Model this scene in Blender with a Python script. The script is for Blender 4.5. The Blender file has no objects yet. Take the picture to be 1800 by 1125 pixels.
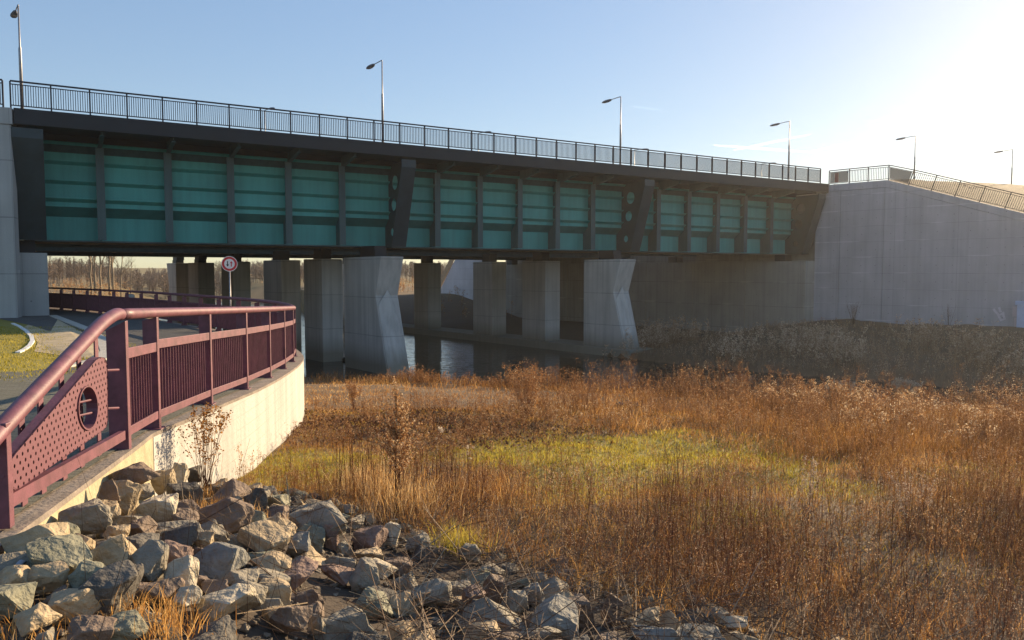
import bpy, bmesh, math, random
import numpy as np
from mathutils import Vector, noise
R = math.radians
sc = bpy.context.scene
col = sc.collection
# ---------------------------------------------------------------- camera, sky, sun, exposure
CAM_PITCH = R(3.55); FPX = 1350.0
cam = bpy.data.cameras.new("camera"); cam.sensor_width = 36; cam.lens = FPX / 1800 * 36
cam.clip_start = 0.05; cam.clip_end = 9000
camo = bpy.data.objects.new("camera", cam); col.objects.link(camo)
camo.rotation_euler = (math.pi / 2 - CAM_PITCH, 0, 0)
sc.camera = camo
SUN_AZ, SUN_EL = R(41), R(16)
w = bpy.data.worlds.new("World"); sc.world = w; w.use_nodes = True
nt = w.node_tree; nt.nodes.clear()
sky = nt.nodes.new('ShaderNodeTexSky'); sky.sky_type = 'NISHITA'; sky.sun_disc = False
sky.sun_elevation = SUN_EL; sky.sun_rotation = SUN_AZ
sky.air_density = 1.0; sky.dust_density = .25; sky.ozone_density = 2.2
bg = nt.nodes.new('ShaderNodeBackground'); bg.inputs[1].default_value = 0.15
out = nt.nodes.new('ShaderNodeOutputWorld')
gam = nt.nodes.new('ShaderNodeGamma'); gam.inputs[1].default_value = .5        # softer contrast between the sun's side of the sky and the rest
nt.links.new(sky.outputs[0], gam.inputs[0]); hs = nt.nodes.new('ShaderNodeHueSaturation'); hs.inputs['Hue'].default_value = .512; hs.inputs['Saturation'].default_value = 1.5
nt.links.new(gam.outputs[0], hs.inputs['Color']); nt.links.new(hs.outputs[0], bg.inputs[0]); nt.links.new(bg.outputs[0], out.inputs[0])
sl = bpy.data.lights.new("sun", 'SUN'); sl.energy = 4.5; sl.angle = R(0.5); sl.color = (1.0, 0.76, 0.48)
so = bpy.data.objects.new("sun", sl); col.objects.link(so)
sdir = Vector((math.sin(SUN_AZ) * math.cos(SUN_EL), math.cos(SUN_AZ) * math.cos(SUN_EL), math.sin(SUN_EL)))
so.rotation_euler = sdir.to_track_quat('Z', 'Y').to_euler()
sc.view_settings.view_transform = 'Standard'; sc.view_settings.look = 'None'
sc.view_settings.exposure = 1.25; sc.view_settings.gamma = 1.0
try:
    sc.cycles.max_bounces = 8; sc.cycles.transparent_max_bounces = 12
except Exception: pass

# ---------------------------------------------------------------- helpers
rng = random.Random(7); nr = np.random.default_rng(11)
def V(*a): return Vector(a if len(a) > 1 else a[0])
def ray(px, py):
    a = (px - 900) / FPX; b = (562.5 - py) / FPX
    return V(a, math.cos(CAM_PITCH) + b * math.sin(CAM_PITCH), -math.sin(CAM_PITCH) + b * math.cos(CAM_PITCH))
def at(px, py, z): r = ray(px, py); return r * (z / r.z)          # point of the level z seen at a pixel
def atY(px, py, Y): r = ray(px, py); return r * (Y / r.y)
wloc = {}
def tag(o, label=None, cat=None, group=None, kind=None):
    if label: o['label'] = label
    if cat: o['category'] = cat
    if group: o['group'] = group
    if kind: o['kind'] = kind
    return o
def empty(name, loc, label, cat, group=None):
    o = bpy.data.objects.new(name, None); col.objects.link(o); o.location = loc
    o.empty_display_size = 0.2; wloc[o.name] = V(loc)
    return tag(o, label, cat, group)
def children(o): return list(o.children)
def copy_tree(o, parent=None):
    c = o.copy(); col.objects.link(c); c.parent = parent
    for ch in children(o): copy_tree(ch, c)
    return c
class MB:
    def __init__(s): s.v = []; s.f = []
    def add(s, vs, fs):
        b = len(s.v); s.v += [tuple(p) for p in vs]; s.f += [tuple(i + b for i in f) for f in fs]; return s
    def box(s, o, a, b, c):                      # corner and three edge vectors
        o, a, b, c = V(o), V(a), V(b), V(c)
        p = [o, o + a, o + a + b, o + b, o + c, o + a + c, o + a + b + c, o + b + c]
        f = [(0, 3, 2, 1), (4, 5, 6, 7), (0, 1, 5, 4), (1, 2, 6, 5), (2, 3, 7, 6), (3, 0, 4, 7)]
        if a.cross(b).dot(c) < 0: f = [q[::-1] for q in f]
        return s.add(p, f)
    def bar(s, p, q, wx, wy, up=(0, 0, 1)):      # beam of section wx (side) x wy (up) from p to q
        p, q = V(p), V(q); t = (q - p).normalized(); up = V(up)
        sd = t.cross(up).normalized(); u = sd.cross(t).normalized()
        return s.box(p - sd * wx / 2 - u * wy / 2, q - p, sd * wx, u * wy)
    def prism(s, poly, ext):
        n = len(poly); ext = V(ext); a = [V(p) for p in poly]; b = [p + ext for p in a]
        fs = [tuple(range(n))[::-1], tuple(range(n, 2 * n))] + [(i, (i + 1) % n, (i + 1) % n + n, i + n) for i in range(n)]
        nn = V(0, 0, 0)
        for i in range(n): nn += a[i].cross(a[(i + 1) % n])
        if nn.dot(ext) < 0: fs = [q[::-1] for q in fs]
        return s.add(a + b, fs)
    def tube(s, pts, r, n=8, cap=True):
        pts = [V(p) for p in pts]; k = len(pts)
        rs = r if isinstance(r, (list, tuple)) else [r] * k
        t0 = (pts[1] - pts[0]).normalized()
        u = t0.cross(V(0, 0, 1)); u = t0.cross(V(1, 0, 0)) if u.length < .05 else u
        u.normalize(); vs = []
        for i in range(k):
            t = (pts[min(i + 1, k - 1)] - pts[max(i - 1, 0)]).normalized()
            u = (u - t * u.dot(t)).normalized(); w_ = t.cross(u)
            for j in range(n):
                a = 2 * math.pi * j / n
                vs.append(pts[i] + (u * math.cos(a) + w_ * math.sin(a)) * rs[i])
        fs = [(i * n + j, i * n + (j + 1) % n, (i + 1) * n + (j + 1) % n, (i + 1) * n + j) for i in range(k - 1) for j in range(n)]
        if cap: fs += [tuple(range(n))[::-1], tuple(range((k - 1) * n, k * n))]
        return s.add(vs, fs)
    def build(s, name, mat, parent=None, smooth=False, bevel=0):
        off = V(0, 0, 0)
        q = parent
        while q is not None: off += wloc.get(q.name, V(0, 0, 0)); q = q.parent
        me = bpy.data.meshes.new(name)
        me.from_pydata([(p[0] - off.x, p[1] - off.y, p[2] - off.z) for p in s.v], [], s.f)
        me.materials.append(mat)
        o = bpy.data.objects.new(name, me); col.objects.link(o); o.parent = parent
        if smooth: me.polygons.foreach_set('use_smooth', [True] * len(me.polygons))
        if bevel:
            m_ = o.modifiers.new('bevel', 'BEVEL'); m_.width = bevel; m_.segments = 2; m_.limit_method = 'ANGLE'
        return o
def fill_holes(outer, inner_list, ext):
    """flat plate with holes: 3-D loops, extruded by ext -> MB"""
    bm = bmesh.new(); ed = []
    for lp in [outer] + inner_list:
        vs = [bm.verts.new(p) for p in lp]
        ed += [bm.edges.new((vs[i], vs[(i + 1) % len(vs)])) for i in range(len(vs))]
    bmesh.ops.triangle_fill(bm, use_beauty=True, edges=ed)
    r = bmesh.ops.extrude_face_region(bm, geom=bm.faces[:])
    bmesh.ops.translate(bm, vec=V(ext), verts=[g for g in r['geom'] if isinstance(g, bmesh.types.BMVert)])
    bmesh.ops.recalc_face_normals(bm, faces=bm.faces[:])
    m_ = MB(); bm.verts.index_update()
    m_.add([v.co.copy() for v in bm.verts], [[v.index for v in f.verts] for f in bm.faces]); bm.free()
    return m_
def np_mesh(name, verts, faces_flat, loop_tot, mat, attr=None, parent=None, smooth=False):
    me = bpy.data.meshes.new(name)
    nv, nl, nf = len(verts), len(faces_flat), len(loop_tot)
    me.vertices.add(nv); me.loops.add(nl); me.polygons.add(nf)
    me.vertices.foreach_set('co', np.ascontiguousarray(verts, np.float32).ravel())
    me.loops.foreach_set('vertex_index', np.ascontiguousarray(faces_flat, np.int32))
    st = np.zeros(nf, np.int32); st[1:] = np.cumsum(loop_tot)[:-1]
    me.polygons.foreach_set('loop_start', st)
    me.polygons.foreach_set('use_smooth', np.full(nf, smooth))
    me.update(calc_edges=True); me.validate()
    if attr:
        for k, a in attr.items():
            at_ = me.attributes.new(k, 'FLOAT', 'POINT'); at_.data.foreach_set('value', np.ascontiguousarray(a, np.float32))
    me.materials.append(mat)
    o = bpy.data.objects.new(name, me); col.objects.link(o); o.parent = parent
    return o

# ---------------------------------------------------------------- materials
MATS = {}
def mat(name, base, rough=.7, var=.0, scale=3.0, bump=0.0, bscale=25., metal=0.0, spec=.5, col2=None, coord='Object', detail=5):
    m = bpy.data.materials.new(name); m.use_nodes = True; n = m.node_tree; b = n.nodes['Principled BSDF']
    b.inputs['Base Color'].default_value = (*base, 1); b.inputs['Roughness'].default_value = rough
    b.inputs['Metallic'].default_value = metal; b.inputs['Specular IOR Level'].default_value = spec
    tc = n.nodes.new('ShaderNodeTexCoord') if coord != 'Pos' else n.nodes.new('ShaderNodeNewGeometry')
    src = tc.outputs['Position' if coord == 'Pos' else coord]
    if var or col2:
        no = n.nodes.new('ShaderNodeTexNoise'); no.inputs['Scale'].default_value = scale; no.inputs['Detail'].default_value = detail
        no.inputs['Roughness'].default_value = .62
        n.links.new(src, no.inputs['Vector'])
        rp = n.nodes.new('ShaderNodeValToRGB')
        c2 = col2 or tuple(min(1, c * (1 + var)) for c in base); c1 = tuple(c * (1 - var) for c in base) if not col2 else base
        rp.color_ramp.elements[0].position = .3; rp.color_ramp.elements[1].position = .7
        rp.color_ramp.elements[0].color = (*c1, 1); rp.color_ramp.elements[1].color = (*c2, 1)
        n.links.new(no.outputs['Fac'], rp.inputs[0]); n.links.new(rp.outputs[0], b.inputs['Base Color'])
    if bump:
        n2 = n.nodes.new('ShaderNodeTexNoise'); n2.inputs['Scale'].default_value = bscale; n2.inputs['Detail'].default_value = 6
        n.links.new(src, n2.inputs['Vector'])
        bp = n.nodes.new('ShaderNodeBump'); bp.inputs['Strength'].default_value = bump; bp.inputs['Distance'].default_value = .05
        n.links.new(n2.outputs['Fac'], bp.inputs['Height']); n.links.new(bp.outputs[0], b.inputs['Normal'])
    MATS[name] = m; return m
def N(m, t): return m.node_tree.nodes.new(t)
def math_node(m, op, a, b=None, c=None):
    q = N(m, 'ShaderNodeMath'); q.operation = op
    for i, x in enumerate((a, b, c)):
        if x is None: continue
        if isinstance(x, (int, float)): q.inputs[i].default_value = x
        else: m.node_tree.links.new(x, q.inputs[i])
    return q.outputs[0]
def mixc(m, fac, a, b, typ='MIX'):
    q = N(m, 'ShaderNodeMix'); q.data_type = 'RGBA'; q.blend_type = typ
    for i, x in ((0, fac), (6, a), (7, b)):
        if isinstance(x, (int, float)): q.inputs[i].default_value = x
        elif isinstance(x, tuple): q.inputs[i].default_value = (*x, 1)
        else: m.node_tree.links.new(x, q.inputs[i])
    return q.outputs[2]
def concrete(name, base, lift=1.25, z0=0.0, joints=True, stain=.35, board=False, foot=None, ties=None):
    """cast concrete: cloudy tone, run-off streaks, formwork joints every `lift` metres, damp foot below z=foot"""
    m = mat(name, base, .85, bump=.25, bscale=18, coord='Pos'); n = m.node_tree; b = n.nodes['Principled BSDF']
    g = N(m, 'ShaderNodeNewGeometry'); sep = N(m, 'ShaderNodeSeparateXYZ'); n.links.new(g.outputs['Position'], sep.inputs[0])
    n1 = N(m, 'ShaderNodeTexNoise'); n1.inputs['Scale'].default_value = .55; n1.inputs['Detail'].default_value = 7
    n.links.new(g.outputs['Position'], n1.inputs['Vector'])
    c = mixc(m, n1.outputs['Fac'], tuple(x * .74 for x in base), tuple(min(1, x * 1.22) for x in base))
    mp = N(m, 'ShaderNodeMapping'); mp.inputs['Scale'].default_value = (2.2, 2.2, .09); n.links.new(g.outputs['Position'], mp.inputs[0])
    n2 = N(m, 'ShaderNodeTexNoise'); n2.inputs['Scale'].default_value = 1.6; n2.inputs['Detail'].default_value = 6
    n.links.new(mp.outputs[0], n2.inputs['Vector'])
    rp = N(m, 'ShaderNodeValToRGB'); rp.color_ramp.elements[0].position = .42; rp.color_ramp.elements[1].position = .72
    rp.color_ramp.elements[0].color = (0, 0, 0, 1); rp.color_ramp.elements[1].color = (stain, stain, stain, 1)
    n.links.new(n2.outputs['Fac'], rp.inputs[0])
    c = mixc(m, rp.outputs[0], c, tuple(x * .45 for x in base))
    if joints:
        fr = math_node(m, 'FRACT', math_node(m, 'DIVIDE', math_node(m, 'ADD', sep.outputs[2], 100.0 - z0), lift))
        ln = math_node(m, 'LESS_THAN', fr, .022 if not board else .08)
        n5 = N(m, 'ShaderNodeTexNoise'); n5.inputs['Scale'].default_value = .8; n.links.new(g.outputs['Position'], n5.inputs['Vector'])
        ln = math_node(m, 'MULTIPLY', ln, n5.outputs['Fac'] if not board else math_node(m, 'MULTIPLY', n5.outputs['Fac'], .45))
        c = mixc(m, ln, c, tuple(x * .4 for x in base))
    if ties:
        fl = math_node(m, 'LESS_THAN', math_node(m, 'SUBTRACT', fr, .03), .05); n6 = N(m, 'ShaderNodeTexNoise'); n6.inputs['Scale'].default_value = .45; n.links.new(g.outputs['Position'], n6.inputs['Vector'])
        rr = N(m, 'ShaderNodeMapRange'); rr.inputs[1].default_value = .5; rr.inputs[2].default_value = .62; n.links.new(n6.outputs['Fac'], rr.inputs[0])
        c = mixc(m, math_node(m, 'MULTIPLY', math_node(m, 'MULTIPLY', fl, rr.outputs[0]), .33), c, tuple(min(1, x * 1.7) for x in base))
        ua = math_node(m, 'ADD', math_node(m, 'MULTIPLY', sep.outputs[0], ties[0]), math_node(m, 'MULTIPLY', sep.outputs[1], ties[1]))
        du = math_node(m, 'MULTIPLY', math_node(m, 'SUBTRACT', math_node(m, 'FRACT', math_node(m, 'DIVIDE', math_node(m, 'ADD', ua, 500.0), 1.2)), .5), 1.2); dz = math_node(m, 'MULTIPLY', math_node(m, 'SUBTRACT', fr, .5), lift)
        ho = math_node(m, 'LESS_THAN', math_node(m, 'ADD', math_node(m, 'MULTIPLY', du, du), math_node(m, 'MULTIPLY', dz, dz)), .0016)
        c = mixc(m, math_node(m, 'MULTIPLY', ho, .6), c, tuple(x * .3 for x in base))
        pj = math_node(m, 'LESS_THAN', math_node(m, 'FRACT', math_node(m, 'DIVIDE', math_node(m, 'ADD', ua, 500.3), 4.8)), .008)
        c = mixc(m, math_node(m, 'MULTIPLY', pj, .35), c, tuple(x * .4 for x in base))
    if foot is not None:
        mr = N(m, 'ShaderNodeMapRange'); mr.inputs[1].default_value = foot - .5; mr.inputs[2].default_value = foot + .7; mr.inputs[3].default_value = 1; mr.inputs[4].default_value = 0
        nz = math_node(m, 'ADD', sep.outputs[2], math_node(m, 'MULTIPLY', n1.outputs['Fac'], -.9))
        n.links.new(math_node(m, 'ADD', nz, .45), mr.inputs[0])
        c = mixc(m, math_node(m, 'MULTIPLY', mr.outputs[0], .75), c, (base[0] * .32, base[1] * .3, base[2] * .2))
    n.links.new(c, b.inputs['Base Color']); return m
def veg(name, stops, rough=.8, trans=.45):
    """blade material coloured by each blade's own tint; thin blades let light through"""
    m = bpy.data.materials.new(name); m.use_nodes = True; n = m.node_tree; n.nodes.clear()
    o = N(m, 'ShaderNodeOutputMaterial'); a = N(m, 'ShaderNodeAttribute'); a.attribute_name = 'tint'
    rp = N(m, 'ShaderNodeValToRGB')
    el = rp.color_ramp.elements
    while len(el) < len(stops): el.new(.5)
    for e, (p, c) in zip(el, stops): e.position = p; e.color = (*c, 1)
    n.links.new(a.outputs['Fac'], rp.inputs[0])
    d_ = N(m, 'ShaderNodeBsdfPrincipled'); d_.inputs['Roughness'].default_value = rough; d_.inputs['Specular IOR Level'].default_value = .25
    t_ = N(m, 'ShaderNodeBsdfTranslucent'); mx = N(m, 'ShaderNodeMixShader'); mx.inputs[0].default_value = trans
    n.links.new(rp.outputs[0], d_.inputs['Base Color']); n.links.new(rp.outputs[0], t_.inputs['Color'])
    n.links.new(d_.outputs[0], mx.inputs[1]); n.links.new(t_.outputs[0], mx.inputs[2]); n.links.new(mx.outputs[0], o.inputs[0])
    return m
M_teal = concrete('teal_steel', (.065, .385, .355), joints=False, stain=.35)
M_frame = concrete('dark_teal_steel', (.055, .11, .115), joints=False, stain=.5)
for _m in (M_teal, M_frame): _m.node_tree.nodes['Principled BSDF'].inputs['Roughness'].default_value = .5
M_dark = mat('dark_steel', (.007, .011, .017), .55, var=.25, scale=.8, coord='Pos')
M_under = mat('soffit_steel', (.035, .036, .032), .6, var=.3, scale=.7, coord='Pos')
M_beam = mat('lit_beam', (.34, .30, .22), .55, var=.35, scale=1.2, coord='Pos')  # pale tone stands in for light reflected onto the beam undersides
M_step = mat('shaded_teal_steel', (.042, .21, .205), .55, var=.2, scale=1, coord='Pos'); M_brk = mat('bracket_steel', (.022, .042, .05), .5, var=.25, scale=1, coord='Pos')  # step teal: shade of the down-facing plate put into the colour
M_navy = mat('navy_paint', (.008, .009, .022), .5, var=.2, scale=4)
M_galv = mat('galvanised_steel', (.30, .30, .31), .45, var=.2, scale=6, metal=.5)
M_head = mat('lamp_grey', (.10, .11, .14), .5, var=.2, scale=6)
M_lens = mat('lamp_glass', (.35, .36, .38), .2)
M_pink = mat('maroon_paint', (.15, .052, .072), .52, var=.3, scale=7, bump=.06, bscale=60, coord='Pos')
M_wing = concrete('wing_concrete', (.42, .41, .43), lift=1.35, stain=.28, ties=(.686, -.728))
M_pier = concrete('pier_concrete', (.52, .50, .46), lift=2.4, stain=.45, foot=-5.25)
M_abut = concrete('abutment_concrete', (.36, .34, .30), lift=2.2, stain=.34, ties=(-.632, .775))
M_leftc = concrete('pale_concrete', (.42, .425, .41), lift=2.7, stain=.25, ties=(-.93, -.37))
M_wall = concrete('cream_concrete', (.50, .48, .44), lift=.19, z0=.03, stain=.5, board=True)
M_cope = mat('cope_concrete', (.23, .19, .155), .85, var=.3, scale=4, bump=.3, coord='Pos')
M_white = mat('white_paint', (.78, .78, .76), .6, var=.08, scale=8)
M_red = mat('red_paint', (.55, .02, .03), .45)
M_black = mat('black_paint', (.012, .012, .012), .5)
M_kerb = mat('kerb_stone', (.46, .44, .38), .8, var=.2, scale=5, bump=.2, coord='Pos')
M_asph = mat('asphalt', (.10, .095, .085), .9, var=.25, scale=2.5, bump=.35, bscale=120, coord='Pos')
M_tan = mat('compacted_gravel', (.50, .40, .25), .9, var=.18, scale=1.3, bump=.3, bscale=90, coord='Pos')
M_bark = mat('bark', (.26, .20, .13), .9, var=.35, scale=9, bump=.4)
M_pvc = mat('pale_blue_cabinet', (.42, .50, .66), .5, var=.08, scale=3)
M_sgrey = mat('pinkish_grey_plate', (.48, .43, .45), .5, var=.06, scale=3)
M_meshp = mat('mesh_infill', (.05, .052, .06), .6, var=.2, scale=30); M_meshp.node_tree.nodes['Principled BSDF'].inputs['Alpha'].default_value = .72
M_tarp = mat('dark_plastic', (.02, .022, .028), .35)
M_litter = mat('pale_plastic', (.34, .36, .4), .6, var=.1, scale=10)
M_log = mat('wet_wood', (.03, .024, .018), .6, var=.3, scale=5)
# paving: interlocking grey blocks with mossy joints
M_pave = mat('paving_blocks', (.2, .19, .165), .85, bump=.2, bscale=60, coord='Pos')
def _():
    m = M_pave; n = m.node_tree; b = n.nodes['Principled BSDF']
    g = N(m, 'ShaderNodeNewGeometry'); mp = N(m, 'ShaderNodeMapping'); mp.inputs['Rotation'].default_value = (0, 0, R(-12.5)); mp.inputs['Scale'].default_value = (4.6, 4.6, 4.6)
    n.links.new(g.outputs['Position'], mp.inputs[0])
    br = N(m, 'ShaderNodeTexBrick'); br.inputs['Scale'].default_value = 1; br.inputs['Mortar Size'].default_value = .03; br.inputs['Brick Width'].default_value = .95; br.inputs['Row Height'].default_value = .5
    br.inputs['Color1'].default_value = (.19, .18, .15, 1); br.inputs['Color2'].default_value = (.13, .125, .10, 1); br.inputs['Mortar'].default_value = (.025, .028, .012, 1)
    n.links.new(mp.outputs[0], br.inputs['Vector'])
    no = N(m, 'ShaderNodeTexNoise'); no.inputs['Scale'].default_value = 1.5; no.inputs['Detail'].default_value = 6; n.links.new(g.outputs['Position'], no.inputs['Vector'])
    n.links.new(mixc(m, math_node(m, 'MULTIPLY', no.outputs['Fac'], .8), br.outputs['Color'], (.10, .095, .05)), b.inputs['Base Color'])
_()
# ground: litter brown, straw, moss green; `lawn` marks the mown verge and the green patches
M_ground = mat('ground_soil', (.1, .065, .035), .95, bump=.5, bscale=14, coord='Pos')
def _():
    m = M_ground; n = m.node_tree; b = n.nodes['Principled BSDF']; g = N(m, 'ShaderNodeNewGeometry')
    n1 = N(m, 'ShaderNodeTexNoise'); n1.inputs['Scale'].default_value = .9; n1.inputs['Detail'].default_value = 8; n1.inputs['Roughness'].default_value = .7
    n2 = N(m, 'ShaderNodeTexNoise'); n2.inputs['Scale'].default_value = 11; n2.inputs['Detail'].default_value = 5
    for q in (n1, n2): n.links.new(g.outputs['Position'], q.inputs['Vector'])
    c = mixc(m, n1.outputs['Fac'], (.085, .052, .03), (.22, .13, .058))
    c = mixc(m, math_node(m, 'MULTIPLY', n2.outputs['Fac'], .7), c, (.12, .08, .045))
    a = N(m, 'ShaderNodeAttribute'); a.attribute_name = 'lawn'
    gcol = mixc(m, n2.outputs['Fac'], (.17, .15, .02), (.36, .29, .05))
    c = mixc(m, a.outputs['Fac'], c, gcol)
    a2 = N(m, 'ShaderNodeAttribute'); a2.attribute_name = 'stony'; c = mixc(m, a2.outputs['Fac'], c, mixc(m, n2.outputs['Fac'], (.025, .018, .012), (.085, .06, .04)))
    n.links.new(c, b.inputs['Base Color'])
_()
# water
M_water = bpy.data.materials.new('river_water'); M_water.use_nodes = True
def _():
    m = M_water; n = m.node_tree; b = n.nodes['Principled BSDF']
    b.inputs['Base Color'].default_value = (.018, .014, .010, 1); b.inputs['Roughness'].default_value = .02; b.inputs['Specular IOR Level'].default_value = 1.0
    g = N(m, 'ShaderNodeNewGeometry'); mp = N(m, 'ShaderNodeMapping'); mp.inputs['Rotation'].default_value = (0, 0, R(-20)); mp.inputs['Scale'].default_value = (.55, 1.6, 1)
    n.links.new(g.outputs['Position'], mp.inputs[0])
    no = N(m, 'ShaderNodeTexNoise'); no.inputs['Scale'].default_value = 1.5; no.inputs['Detail'].default_value = 3; no.inputs['Roughness'].default_value = .5
    n.links.new(mp.outputs[0], no.inputs['Vector'])
    bp = N(m, 'ShaderNodeBump'); bp.inputs['Strength'].default_value = .3; bp.inputs['Distance'].default_value = .13
    n.links.new(no.outputs['Fac'], bp.inputs['Height']); n.links.new(bp.outputs[0], b.inputs['Normal'])
_()

# ---------------------------------------------------------------- frames of the place
TH = R(58.6)
d = V(math.sin(TH), math.cos(TH), 0); nv = V(-d.y, d.x, 0)          # along the bridge, and across it (away)
mv = V(-1100, 1350, 0).normalized()                                 # the skewed direction of the pier rows
P0 = V(-23.41, 37.25, 0); ZD = 7.82; ZG = 1.66; WATER = -6.3
def B(t, s, z=0): return P0 + d * t + nv * s + V(0, 0, z)
POSTS = [(-3.07, 4.55), (-3.65, 7.15), (-3.89, 8.3), (-4.12, 10.35), (-4.27, 12.2), (-4.5, 14.1), (-4.81, 16.07), (-5.18, 18.0), (-5.68, 19.95), (-6.4, 21.85),
         (-7.3, 23.65), (-8.4, 25.35), (-9.6, 27.0), (-10.9, 28.6), (-12.2, 30.15), (-13.5, 31.7), (-14.8, 33.25), (-16.1, 34.8), (-17.5, 36.3), (-18.9, 37.75), (-20.3, 39.2), (-21.75, 40.6), (-23.2, 42.0), (-24.7, 43.35), (-26.2, 44.7), (-27.8, 45.95), (-29.4, 47.2), (-31.0, 48.4)]
def pz(y): return max(-2.2, min(-1.5, -1.66 - .041 * (y - 7.15)))
RC = [(-1.2, -20), (-2.2, 0.5)] + POSTS + [(-40, 54), (-60, 66), (-120, 110), (-400, 300)]
NL = [(-75, 150), (-52, 108), (-37, 82), (-23, 60.5), (-14, 46.5), (-9.5, 39), (-5, 35.5), (1.5, 32), (7, 27), (11.5, 22.8), (16, 18.8), (24, 13), (40, 5), (70, -6)]
FR = [(-48, 158), (-30, 118), (-13.5, 90), (-3.6, 75.5), (2.6, 66), (7.0, 57.2), (10.5, 53), (16, 47.5), (24, 41.5), (34, 35), (50, 26), (80, 12)]
def pdist(x, y, poly):
    """distance to a polyline and the side (+ = left of its direction)"""
    best = np.full(x.shape, 1e9); side = np.zeros(x.shape)
    for (ax, ay), (bx, by) in zip(poly[:-1], poly[1:]):
        ux, uy = bx - ax, by - ay; L2 = ux * ux + uy * uy
        t = np.clip(((x - ax) * ux + (y - ay) * uy) / L2, 0, 1)
        dx, dy = x - ax - t * ux, y - ay - t * uy; q = np.hypot(dx, dy)
        k = q < best; best = np.where(k, q, best); side = np.where(k, np.sign(ux * dy - uy * dx), side)
    return best, side
def smooth(e): e = np.clip(e, 0, 1); return e * e * (3 - 2 * e)
_nz = {}
def vnoise(x, y, sc_, seed=0):
    """cheap value noise on arrays, 0..1"""
    if seed not in _nz: _nz[seed] = np.random.default_rng(seed + 100).random((256, 256))
    T = _nz[seed]; a = x * sc_ + 900.3; b = y * sc_ + 700.7
    i = np.floor(a).astype(int); j = np.floor(b).astype(int); u = smooth(a - i); v = smooth(b - j)
    g = lambda p, q: T[p % 256, q % 256]
    return (g(i, j) * (1 - u) + g(i + 1, j) * u) * (1 - v) + (g(i, j + 1) * (1 - u) + g(i + 1, j + 1) * u) * v
def fnoise(x, y, sc_, seed=0): return .55 * vnoise(x, y, sc_, seed) + .3 * vnoise(x, y, sc_ * 2.3, seed + 1) + .15 * vnoise(x, y, sc_ * 5.1, seed + 2)
def bankdist(x, y): return -(.59 * (x + 3.71) + .808 * (y - 9.87))   # >0 on the stony bank, towards the camera
def HF(x, y):
    x = np.asarray(x, float); y = np.asarray(y, float)
    mead = -2.82 - .075 * np.clip(y - 9, 0, 26)
    far_ = smooth((y - 62) / 40); mead = mead * (1 - far_) + -3.4 * far_
    b = bankdist(x, y)
    mead = mead + .185 * np.clip(b, 0, 6.2)
    mead = mead + (fnoise(x, y, .7, 3) - .5) * .22
    dl, sl_ = pdist(x, y, RC)
    tg = np.clip(-1.66 - .041 * (y - 7.15), -2.2, -1.5) - .16 - .17 * np.clip(y - 4.6, 0, 3.6)
    mead = mead + np.clip(tg - mead, 0, 2) * smooth((2.3 - dl) / 2.0) * smooth((10.2 - y) / 1.9)
    left = np.where(sl_ > 0, dl, -dl)
    pzz = np.clip(-1.66 - .041 * (y - 7.15), -2.2, -1.5)
    h = mead + (pzz - mead) * smooth((left - .12) / .75)
    dn, sn = pdist(x, y, NL); df, sf = pdist(x, y, FR)
    inside = (sn > 0) & (sf < 0) if False else None
    # NL runs downstream: the river is on its left; FR: the river is on its right
    riv_n = np.where(sn > 0, -dn, dn); riv_f = np.where(sf < 0, -df, df)
    bed = -6.9
    near_h = bed + (h - bed) * smooth((riv_n + .6) / 4.2)
    farl = -5.95 + np.clip(riv_f * .095, 0, 1.75) + (fnoise(x, y, .33, 9) - .5) * .6 * smooth(riv_f / 2)
    sb_ = (x - P0.x) * nv.x + (y - P0.y) * nv.y
    farl = farl + (-6.02 + .008 * np.clip(riv_f, 0, 30) - farl) * smooth((sb_ + 1.5) / 5) + np.clip(sb_ - 41, 0, 14) * .2
    far_h = np.where(riv_f > 0, bed + (farl - bed) * smooth((riv_f + .15) / .5), bed)
    water = (riv_n <= 0) & (riv_f <= 0)
    hh = np.where(riv_f > 0, far_h, np.where(riv_n > 0, near_h, bed))
    hh = np.where((riv_n <= 0) & (riv_f <= 0), np.maximum(np.where(riv_n > -1, near_h, bed), bed), hh)
    r = np.hypot(x, y)
    hh = hh + smooth((r - 230) / 350) * (5 + 3 * vnoise(x, y, .006, 5))
    return hh
def H1(x, y): return float(HF(np.array([x]), np.array([y]))[0])
def lawnmask(x, y):
    dl, sl_ = pdist(x, y, RC)
    L = np.where((sl_ > 0) & (dl > 3.6) & (y > 8), 1.0, 0.0)
    for (cx, cy, rx, ry, k) in ((2.1, 13.2, 3.0, 2.7, 1.0), (.8, 10.8, .9, 1.3, .7), (-3.0, 11.8, 1.2, 1.3, .85), (4.2, 10.3, 1.1, .8, .6), (7.0, 10.6, 1.2, 1.0, .5), (2.4, 8.8, .8, .6, .45)):
        e = 1.25 - np.hypot((x - cx) / rx, (y - cy) / ry) + (fnoise(x, y, 1.1, 21) - .5) * 1.1
        L = np.maximum(L, k * smooth(e * 1.6))
    return np.maximum(L, np.where(np.hypot(x, y) > 110, .55 * vnoise(x, y, .02, 33), 0))

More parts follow.
